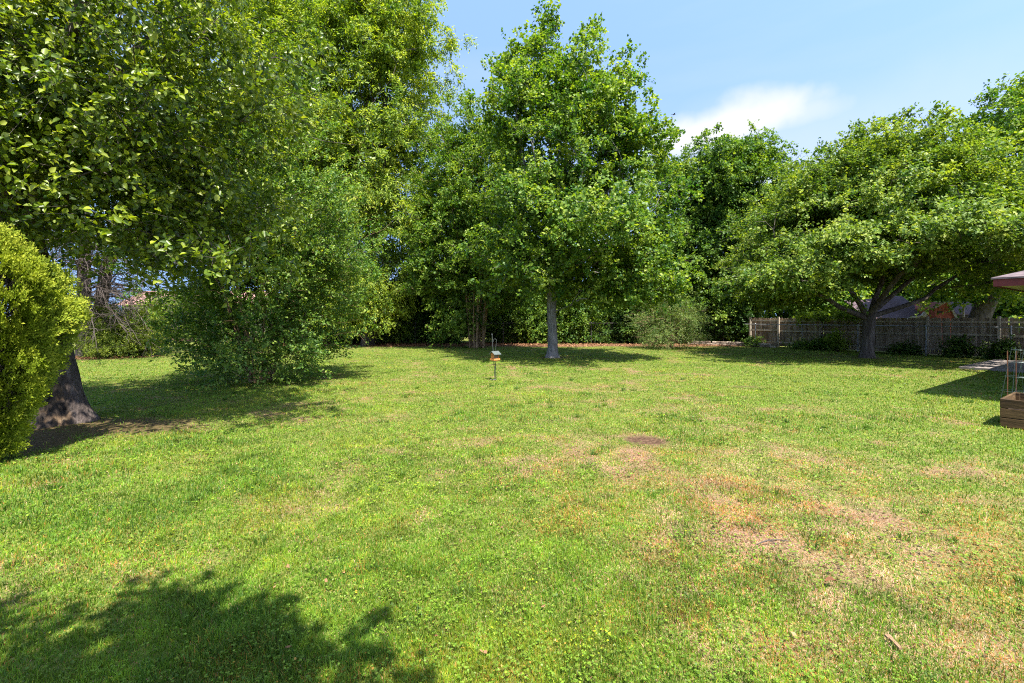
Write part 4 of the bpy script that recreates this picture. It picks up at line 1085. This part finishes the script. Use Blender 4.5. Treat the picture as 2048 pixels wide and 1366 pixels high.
# ------------------------------------------------------------------ house corner, right
def house():
    r = np.random.default_rng(171)
    C = np.array([10.10, 9.55]); a1 = np.array([.57, -.82]); a1 /= np.linalg.norm(a1); a2 = np.array([.82, .57]); a2 /= np.linalg.norm(a2)
    z0 = 2.42; W1, W2 = 9.0, 12.0; ov = .75; pitch = .34
    root = thing("house", (*C, 0), "house corner with a purple brown shingled roof and dark red fascia at the right edge", "house")
    def P(s, t, z): return np.array([a1[0] * s + a2[0] * t, a1[1] * s + a2[1] * t, z])
    hip = W1 / 2
    roof = noisy_mat("roof_shingles", [(.3, (.07, .052, .056)), (.55, (.13, .098, .10)), (.75, (.20, .155, .16))], (5, 5, 16), bump=.5, tint=.3)
    RED = noisy_mat("maroon_paint", [(.3, (.095, .014, .014)), (.7, (.15, .026, .024))], (6, 6, 6), bump=.05, rough=.5)
    SOF = noisy_mat("soffit_paint", [(.3, (.28, .25, .20)), (.7, (.40, .37, .30))], (6, 6, 6), bump=.05, rough=.7)
    BRK = noisy_mat("house_brick", [(.3, (.18, .085, .06)), (.7, (.36, .20, .15))], (9, 9, 14), bump=.4)
    R = MB(); zr = z0 + .15 + hip * pitch; e = .03
    E = [P(-e, -e, z0 + .14), P(W1 + e, -e, z0 + .14), P(W1 + e, W2 + e, z0 + .14), P(-e, W2 + e, z0 + .14)]
    r1, r2 = P(hip, hip, zr), P(hip, W2 - hip, zr)
    up = np.array([0, 0, .035])
    Vs = E + [r1, r2] + [v + up for v in E] + [r1 + up, r2 + up]
    R.add(Vs, [(6, 7, 10), (7, 8, 11, 10), (8, 9, 11), (9, 6, 10, 11), (1, 0, 4), (2, 1, 4, 5), (3, 2, 5), (0, 3, 5, 4), (0, 1, 7, 6), (1, 2, 8, 7), (2, 3, 9, 8), (3, 0, 6, 9)])
    R.build("roof", roof, root)
    ax = np.array([[*a1, 0], [*a2, 0], [0, 0, 1]])
    f = MB()
    f.box(P(W1 / 2, .012, z0 + .065), (W1, .024, .15), ax); f.box(P(.012, W2 / 2, z0 + .065), (.024, W2 - .06, .15), ax)
    f.box(P(W1 / 2, W2 - .012, z0 + .065), (W1, .024, .15), ax); f.box(P(W1 - .012, W2 / 2, z0 + .065), (.024, W2 - .06, .15), ax)
    f.build("fascia", RED, root)
    s = MB(); s.box(P(W1 / 2, W2 / 2, z0 + .02), (W1 - .06, W2 - .06, .02), ax); s.build("soffit", SOF, root)
    b = MB(); b.box(P(.42, W2 / 2, z0 - .06), (.10, W2 - 1.2, .13), ax); b.build("beam", noisy_mat("stained_beam", [(.3, (.16, .07, .03)), (.7, (.30, .15, .07))], (12, 12, 3), bump=.2), root)
    w = MB(); w.box(P(W1 / 2 + .4, W2 / 2 + .2, z0 / 2 - .04), (W1 - 2 * ov - .6, W2 - 2 * ov, z0 - .04), ax); w.build("wall", BRK, root)
house()

# ------------------------------------------------------------------ planter box, cages, stakes
PLK = noisy_mat("stained_planter_wood", [(.25, (.018, .010, .004)), (.5, (.055, .031, .010)), (.75, (.12, .07, .026))], (3, 3, 16), bump=.4, tint=.3)
SOIL = noisy_mat("potting_soil", [(.3, (.03, .02, .014)), (.7, (.12, .08, .055))], (22, 22, 22), bump=.8)
def planter():
    c0 = np.array([7.87, 7.34, 0.]); a1 = np.array([.57, -.82, 0]); a1 /= np.linalg.norm(a1); a2 = np.array([.82, .57, 0]); a2 /= np.linalg.norm(a2)
    root = thing("planter_box", tuple(c0), "brown stained raised planter box of stacked boards on the lawn at the right edge", "planter")
    ax = np.array([a1, a2, [0, 0, 1.]]); L1, L2 = 1.3, 1.15; t = .035; r = np.random.default_rng(181)
    for k in range(3):
        z = .075 + k * .152
        for nm, c, sz in (("front_board", a1 * L1 / 2 + a2 * t / 2, (L1, t, .141)), ("back_board", a1 * L1 / 2 + a2 * (L2 - t / 2), (L1, t, .141)),
                          ("side_board", a1 * t / 2 + a2 * L2 / 2, (t, L2 - 2 * t - .004, .141)), ("side_board", a1 * (L1 - t / 2) + a2 * L2 / 2, (t, L2 - 2 * t - .004, .141))):
            m = MB(); m.box(c + np.array([0, 0, z]), sz, ax, r.random()); o = m.build(nm, PLK, root)
            b = o.modifiers.new("edge", 'BEVEL'); b.width = .006; b.segments = 2
    for s1, s2 in ((.06, .06), (L1 - .06, .06), (.06, L2 - .06), (L1 - .06, L2 - .06)):
        m = MB(); m.box(a1 * s1 + a2 * s2 + np.array([0, 0, .225]), (.045, .045, .44), ax, .6); m.build("corner_post", PLK, root)
    m = MB(); m.box(a1 * L1 / 2 + a2 * L2 / 2 + np.array([0, 0, .15]), (L1 - 2 * t - .006, L2 - 2 * t - .006, .30), ax); m.build("soil", SOIL, root)
planter()
WIRE = noisy_mat("green_grey_wire", [(.3, (.07, .095, .09)), (.7, (.14, .17, .165))], (9, 9, 9), bump=0, rough=.4, metal=.4)
def cage(x, y, label, h=1.15):
    root = thing("tomato_cage", (x, y, 0), label, "plant cage", "wire cages behind the planter")
    for k in range(4):
        a = k * math.pi / 2 + .4
        m = MB(); m.tube([(.27 * math.cos(a), .27 * math.sin(a), -.05), (.09 * math.cos(a), .09 * math.sin(a), h)], .0035, n=5); m.build("leg_wire", WIRE, root)
    for z in (.25, .55, .85, 1.1):
        rr = .27 - .18 * z / h; m = MB(); m.tube([(rr * math.cos(t), rr * math.sin(t), z) for t in np.linspace(0, 2 * math.pi, 25)], .003, n=5, cap=False); m.build("ring_wire", WIRE, root)
cage(*[gx(2036, 9.3), 9.3], "wire plant cage narrowing upward, standing behind the planter box")
cage(*[gx(2062, 9.1), 9.1], "wire plant cage behind the planter box, cut by the photo's right edge")
STK = noisy_mat("orange_stake_paint", [(.3, (.32, .10, .045)), (.7, (.48, .19, .09))], (9, 9, 9), bump=.05)
for px, d, top, words in ((2015, 9.6, 703, "thin orange stake behind the planter box, left of its twin"), (2032, 9.9, 703, "thin orange stake behind the planter box, right of its twin")):
    m = MB(); x = gx(px, d); h = gz(top, d)
    m.tube([(0, 0, -.06), (.004, 0, h * .55), (0, 0, h)], .009, n=6); m.tube([(0, 0, h), (0, 0, h + .02)], [.009, .003], n=6)
    o = m.build("garden_stake", STK); o.location = (x, d, 0); tag(o, words, "stake", "orange stakes by the planter")

# ------------------------------------------------------------------ bird feeder
def feeder():
    fx, fy = gx(990, 12.84), 12.84
    root = thing("bird_feeder", (fx, fy, 0), "orange wooden bird feeder with a pale green gabled roof on a thin dark pole", "bird feeder")
    CED = noisy_mat("cedar_wood", [(.3, (.42, .15, .04)), (.7, (.62, .27, .09))], (8, 8, 24), bump=.15, rough=.6)
    ROOF = noisy_mat("pale_green_roof", [(.3, (.06, .075, .07)), (.7, (.10, .118, .112))], (9, 9, 9), bump=.05, rough=.5)
    POLE = noisy_mat("black_pole_paint", [(.3, (.012, .018, .014)), (.7, (.03, .04, .034))], (9, 9, 9), bump=0, rough=.4)
    SEED = noisy_mat("seed_behind_pane", [(.3, (.07, .065, .045)), (.7, (.17, .15, .10))], (60, 60, 60), bump=.2, rough=.25)
    m = MB(); m.tube([(.03, 0, -.1), (.02, 0, .3), (0, 0, .56)], .010, n=8); m.build("pole", POLE, root)
    m = MB(); m.tube([(.03, -.02, .012), (-.14, -.03, .012)], .012, n=6); m.tube([(.03, -.03, .012), (.03, .12, .012)], .010, n=6); m.build("step_foot", POLE, root)
    a = math.radians(42); ax = np.array([[math.cos(a), math.sin(a), 0], [-math.sin(a), math.cos(a), 0], [0, 0, 1.]])   # ax0 along the ridge
    def L(x, y, z): return ax[0] * x * .8 + ax[1] * y * .8 + np.array([0, 0, .56 + (z - .56) * .95])
    m = MB(); m.box(L(0, 0, .565), (.20, .168, .018), ax)
    for yy in (-.11, .11): m.box(L(0, yy, .588), (.219, .010, .050), ax)
    for xx in (-.131, .131): m.box(L(xx, 0, .588), (.010, .165, .050), ax)
    m.build("tray", CED, root)
    for xx in (-.112, .112):      # gable ends
        m = MB(); pr = [(-.075, .575), (.075, .575), (.085, .745), (0, .800), (-.085, .745)]
        P = [L(xx - .008, y, z) for y, z in pr] + [L(xx + .008, y, z) for y, z in pr]
        m.add(P, [tuple(range(5)), tuple(range(9, 4, -1))] + [(i, i + 5, (i + 1) % 5 + 5, (i + 1) % 5) for i in range(5)]); m.build("gable_end", CED, root)
    m = MB(); m.box(L(0, 0, .668), (.164, .092, .14), ax); m.build("seed_hopper", SEED, root)
    for sgn in (-1, 1):
        m = MB(); y1, z1, y2, z2 = 0, .815, sgn * .155, .725
        P = [L(-.16, y1, z1), L(.16, y1, z1), L(.16, y2, z2), L(-.16, y2, z2)]; P += [p + np.array([0, 0, .016]) for p in P]
        m.add(P, [(0, 1, 2, 3), (7, 6, 5, 4), (0, 4, 5, 1), (1, 5, 6, 2), (2, 6, 7, 3), (3, 7, 4, 0)]); m.build("roof_panel", ROOF, root)
    ROD = noisy_mat("grey_rod", [(.3, (.06, .065, .065)), (.7, (.11, .12, .12))], (9, 9, 9), bump=0, rough=.4, metal=.4)
    m = MB(); hx = gx(989.5, 13.0)
    m.tube([(.01, 0, -.1), (-.04, 0, .7), (-.078, 0, 1.27)], .008, n=8); m.tube([(-.078, 0, 1.27), (-.08, 0, 1.31)], [.017, .006], n=8)
    o = m.build("garden_rod", ROD); o.location = (hx, 13.0, 0); tag(o, "thin straight grey rod standing just behind the bird feeder", "rod")
    m = MB(); hx = gx(990, 13.1); arc = [(0, 0, -.1), (0, 0, .75), (.035, 0, 1.02), (.045, 0, 1.10)] + [(.045 - .045 * (1 - math.cos(t)), 0, 1.10 + .05 * math.sin(t)) for t in np.linspace(.4, math.pi, 7)] + [(-.05, 0, 1.06)]
    m.tube(arc, .005, n=6)
    o = m.build("shepherd_hook", ROD); o.location = (hx, 13.1, 0); tag(o, "small curved wire shepherd hook standing behind the bird feeder", "hook")
feeder()

# ------------------------------------------------------------------ sheds beyond the wooden fence, house far left
def sheds():
    r = np.random.default_rng(191)
    SH = noisy_mat("faded_shingles", [(.3, (.06, .040, .044)), (.55, (.115, .078, .086)), (.75, (.18, .13, .14))], (7, 7, 12), bump=.5)
    REDW = noisy_mat("faded_red_boards", [(.3, (.26, .055, .035)), (.6, (.42, .11, .07)), (.8, (.50, .20, .14))], (18, 18, 2), bump=.4)
    DRK = noisy_mat("dark_timber", [(.3, (.02, .016, .013)), (.7, (.07, .055, .045))], (9, 9, 3), bump=.3)
    TRM = noisy_mat("peeling_trim", [(.3, (.30, .26, .22)), (.7, (.55, .50, .44))], (14, 14, 4), bump=.3)
    bx, by = 22.3, 28.6
    root = thing("broken_shed", (bx, by, 0), "collapsing old shed with a sagging purple grey shingle roof beyond the wooden fence", "shed")
    nx, ny = 16, 7; V = []
    for layer in (0, -.05):
        for j in range(ny):
            for i in range(nx):
                u, v = i / (nx - 1), j / (ny - 1)
                z = 1.78 + 1.15 * v + .35 * u * v - .16 * math.sin(math.pi * u) * (1 - v) + .05 * math.sin(7 * u + 3 * v) + r.normal(0, .012) + layer
                jag = .22 * math.sin(9 * u) + r.uniform(-.05, .05) if j == 0 else 0
                V.append((u * 3.9 + .25 * v, v * 2.3 + jag * .5, z - (.25 * max(0, u - .6) if j == 0 else 0)))
    n = nx * ny; Fs = []
    for j in range(ny - 1):
        for i in range(nx - 1):
            q = j * nx + i; Fs += [(q, q + 1, q + nx + 1, q + nx), (n + q, n + q + nx, n + q + nx + 1, n + q + 1)]
    edge = [i for i in range(nx)] + [j * nx + nx - 1 for j in range(1, ny)] + [(ny - 1) * nx + i for i in range(nx - 2, -1, -1)] + [j * nx for j in range(ny - 2, 0, -1)]
    for a, b in zip(edge, edge[1:] + edge[:1]): Fs.append((a, a + n, b + n, b))
    m = MB(); m.add(V, Fs); m.build("roof", SH, root)
    m = MB(); m.box((1.95, 1.3, .80), (3.5, 1.9, 1.6), None); m.build("wall", DRK, root)
    m = MB(); m.tube([(2.2, -.15, 1.62), (2.7, -.18, 1.78), (3.3, -.2, 1.86), (3.7, -.1, 1.9)], [.05, .07, .06, .05], n=7); m.tube([(3.2, -.3, 1.8), (3.45, -.25, 2.05)], .13, n=9); m.build("fallen_rafter", TRM, root)
    # red gable at its right end
    g = thing("red_shed", (26.05, 28.0, 0), "leaning shed end with faded red boards and pale trim beside the sagging roof", "shed")
    m = MB(); pr = [(0, 0), (1.15, 0), (1.15, 2.15), (.70, 2.75), (0, 2.35)]
    P = [(x, 0, z) for x, z in pr] + [(x, 2.2, z) for x, z in pr]
    m.add(P, [(0, 1, 2, 3, 4), (9, 8, 7, 6, 5)] + [(i, i + 5, (i + 1) % 5 + 5, (i + 1) % 5) for i in range(5)]); m.build("wall", REDW, g)
    m = MB()
    for p, q in (((.66, 2.90), (1.34, 1.55)), ((.74, 2.84), (-.1, 2.40))):
        p, q = np.array([p[0], -.06, p[1]]), np.array([q[0], -.06, q[1]]); d = unit(q - p); ax = np.array([d, [0, 1, 0], np.cross(d, [0, 1, 0])]); m.box((p + q) / 2, (np.linalg.norm(q - p), .05, .13), ax)
    m.build("rake_trim", TRM, g)
    m = MB(); m.box((.28, -.012, 2.12), (.30, .016, .12), None); m.build("vent", DRK, g)
    d = thing("dark_shed", (28.1, 29.0, 0), "dark roofed shed beside the red shed end, partly hidden by leaves", "shed")
    m = MB(); m.box((1.0, 1.0, 1.0), (2.0, 2.0, 2.0), None); m.build("wall", DRK, d)
    m = MB(); m.add([(-.15, -.15, 1.95), (2.15, -.15, 1.95), (2.15, 1.2, 2.75), (-.15, 1.2, 2.75), (-.15, 2.4, 1.95), (2.15, 2.4, 1.95), (-.15, -.15, 2.03), (2.15, -.15, 2.03), (2.15, 1.2, 2.83), (-.15, 1.2, 2.83), (-.15, 2.4, 2.03), (2.15, 2.4, 2.03)],
                    [(6, 7, 8, 9), (9, 8, 11, 10), (1, 0, 3, 2), (2, 3, 4, 5), (0, 1, 7, 6), (1, 2, 8, 7), (2, 5, 11, 8), (5, 4, 10, 11), (4, 3, 9, 10), (3, 0, 6, 9)]); m.build("roof", SH, d)
    m = MB(); m.tube([(0, 0, -.05), (0, 0, 2.55)], .05, n=8); m.tube([(0, 0, 2.55), (0, 0, 2.62)], [.06, .02], n=8)
    o = m.build("pale_post", TRM); o.location = (gx(1927, 27.6), 27.6, 0); tag(o, "pale upright post in front of the dark roofed shed", "post")
    h = thing("far_house", (-45, 56, 0), "distant house with a low red brown roof seen under the dead conifer limbs", "house")
    m = MB(); m.box((5, 4, 1.7), (16, 8, 3.4), None); m.build("wall", noisy_mat("far_wall", [(.3, (.30, .27, .24)), (.7, (.42, .39, .35))], (3, 3, 3)), h)
    m = MB(); m.add([(-3.6, -.6, 3.3), (13.6, -.6, 3.3), (13.6, 4, 5.3), (-3.6, 4, 5.3), (-3.6, 8.6, 3.3), (13.6, 8.6, 3.3)], [(0, 1, 2, 3), (3, 2, 5, 4), (0, 3, 4), (1, 5, 2), (0, 4, 5, 1)])
    m.build("roof", noisy_mat("red_brown_shingles", [(.3, (.20, .10, .085)), (.7, (.33, .19, .16))], (6, 6, 6)), h)
sheds()

# ------------------------------------------------------------------ small things on the lawn, bird in the sky
def litter_things():
    r = np.random.default_rng(195)
    x, y = ground(1545, 1090)
    m = MB(); m.tube([(-.15, -.03, .012), (-.09, -.01, .026), (-.03, .012, .03), (.06, .03, .026), (.15, .035, .014)], [.003, .005, .005, .004, .003], n=6); m.tube([(-.03, .012, .03), (.03, -.035, .022)], [.003, .002], n=5)
    o = m.build("twig", BARK['brown'], smooth=True); o.location = (x, y, 0); tag(o, "thin bent brown twig lying on the dry grass at the right", "twig")
    x, y = ground(1650, 1172)
    V, Fs = [], []
    for i in range(7):
        t = i / 6; w = .020 * math.sin(math.pi * min(1, t * .95 + .03)); z = .024 + .016 * math.sin(3 * t)
        V += [(t * .075, -w, z + .010), (t * .075, 0, z), (t * .075, w, z + .012)]
    for i in range(6):
        Fs += [(i * 3, i * 3 + 1, i * 3 + 4, i * 3 + 3), (i * 3 + 1, i * 3 + 2, i * 3 + 5, i * 3 + 4)]
    m = MB(); m.add(V, Fs); o = m.build("dry_leaf", noisy_mat("brown_dry_leaf", [(.3, (.07, .026, .010)), (.7, (.16, .07, .028))], (30, 30, 30), bump=.2), smooth=True); o.location = (x, y, 0); tag(o, "single curled dark brown leaf lying on the grass", "leaf")
    x, y = ground(1790, 1297)
    m = MB(); ax = ring_axes(.12, 1); m.box((0, 0, .030), (.085, .018, .010), ax, .6); m.box((.003, .043, .032), (.025, .028, .010), ax, .4)
    o = m.build("wood_chip", noisy_mat("pale_wood", [(.3, (.16, .09, .05)), (.7, (.34, .21, .12))], (40, 8, 40), bump=.3)); o.location = (x, y, 0); tag(o, "small pale splinter of wood standing in the near grass", "wood chip")
    # bird
    d = 60.0; bx, bz = gx(1348, d), gz(229, d)
    b = thing("bird", (bx, d, bz), "tiny dark bird flying in the sky beside the white cloud", "bird")
    BM = noisy_mat("dark_feathers", [(.3, (.02, .02, .022)), (.7, (.06, .06, .065))], (9, 9, 9), bump=0)
    m = MB(); m.tube([(-.24, 0, 0), (-.16, 0, .01), (-.05, 0, .0), (.08, 0, .01), (.16, 0, .035), (.20, 0, .04), (.24, 0, .03)], [.012, .04, .06, .055, .04, .035, .006], n=8)
    m.add([(-.2, -.02, .0), (-.2, .02, .0), (-.36, .06, .0), (-.36, -.06, .0), (-.2, -.02, .012), (-.2, .02, .012), (-.36, .06, .01), (-.36, -.06, .01)], [(3, 2, 1, 0), (4, 5, 6, 7), (0, 1, 5, 4), (1, 2, 6, 5), (2, 3, 7, 6), (3, 0, 4, 7)]); m.build("body", BM, b, smooth=True)
    for s in (-1, 1):
        m = MB(); P = [(.08, s * .03, .03), (.1, s * .2, .10), (.02, s * .42, .06), (-.06, s * .22, .09), (-.07, s * .03, .03)]
        P = P + [(x_, y_, z_ - .012) for x_, y_, z_ in P]; m.add(P, [(0, 1, 2, 3, 4), (9, 8, 7, 6, 5)] + [(i, i + 5, (i + 1) % 5 + 5, (i + 1) % 5) for i in range(5)]); m.build("wing", BM, b)
litter_things()
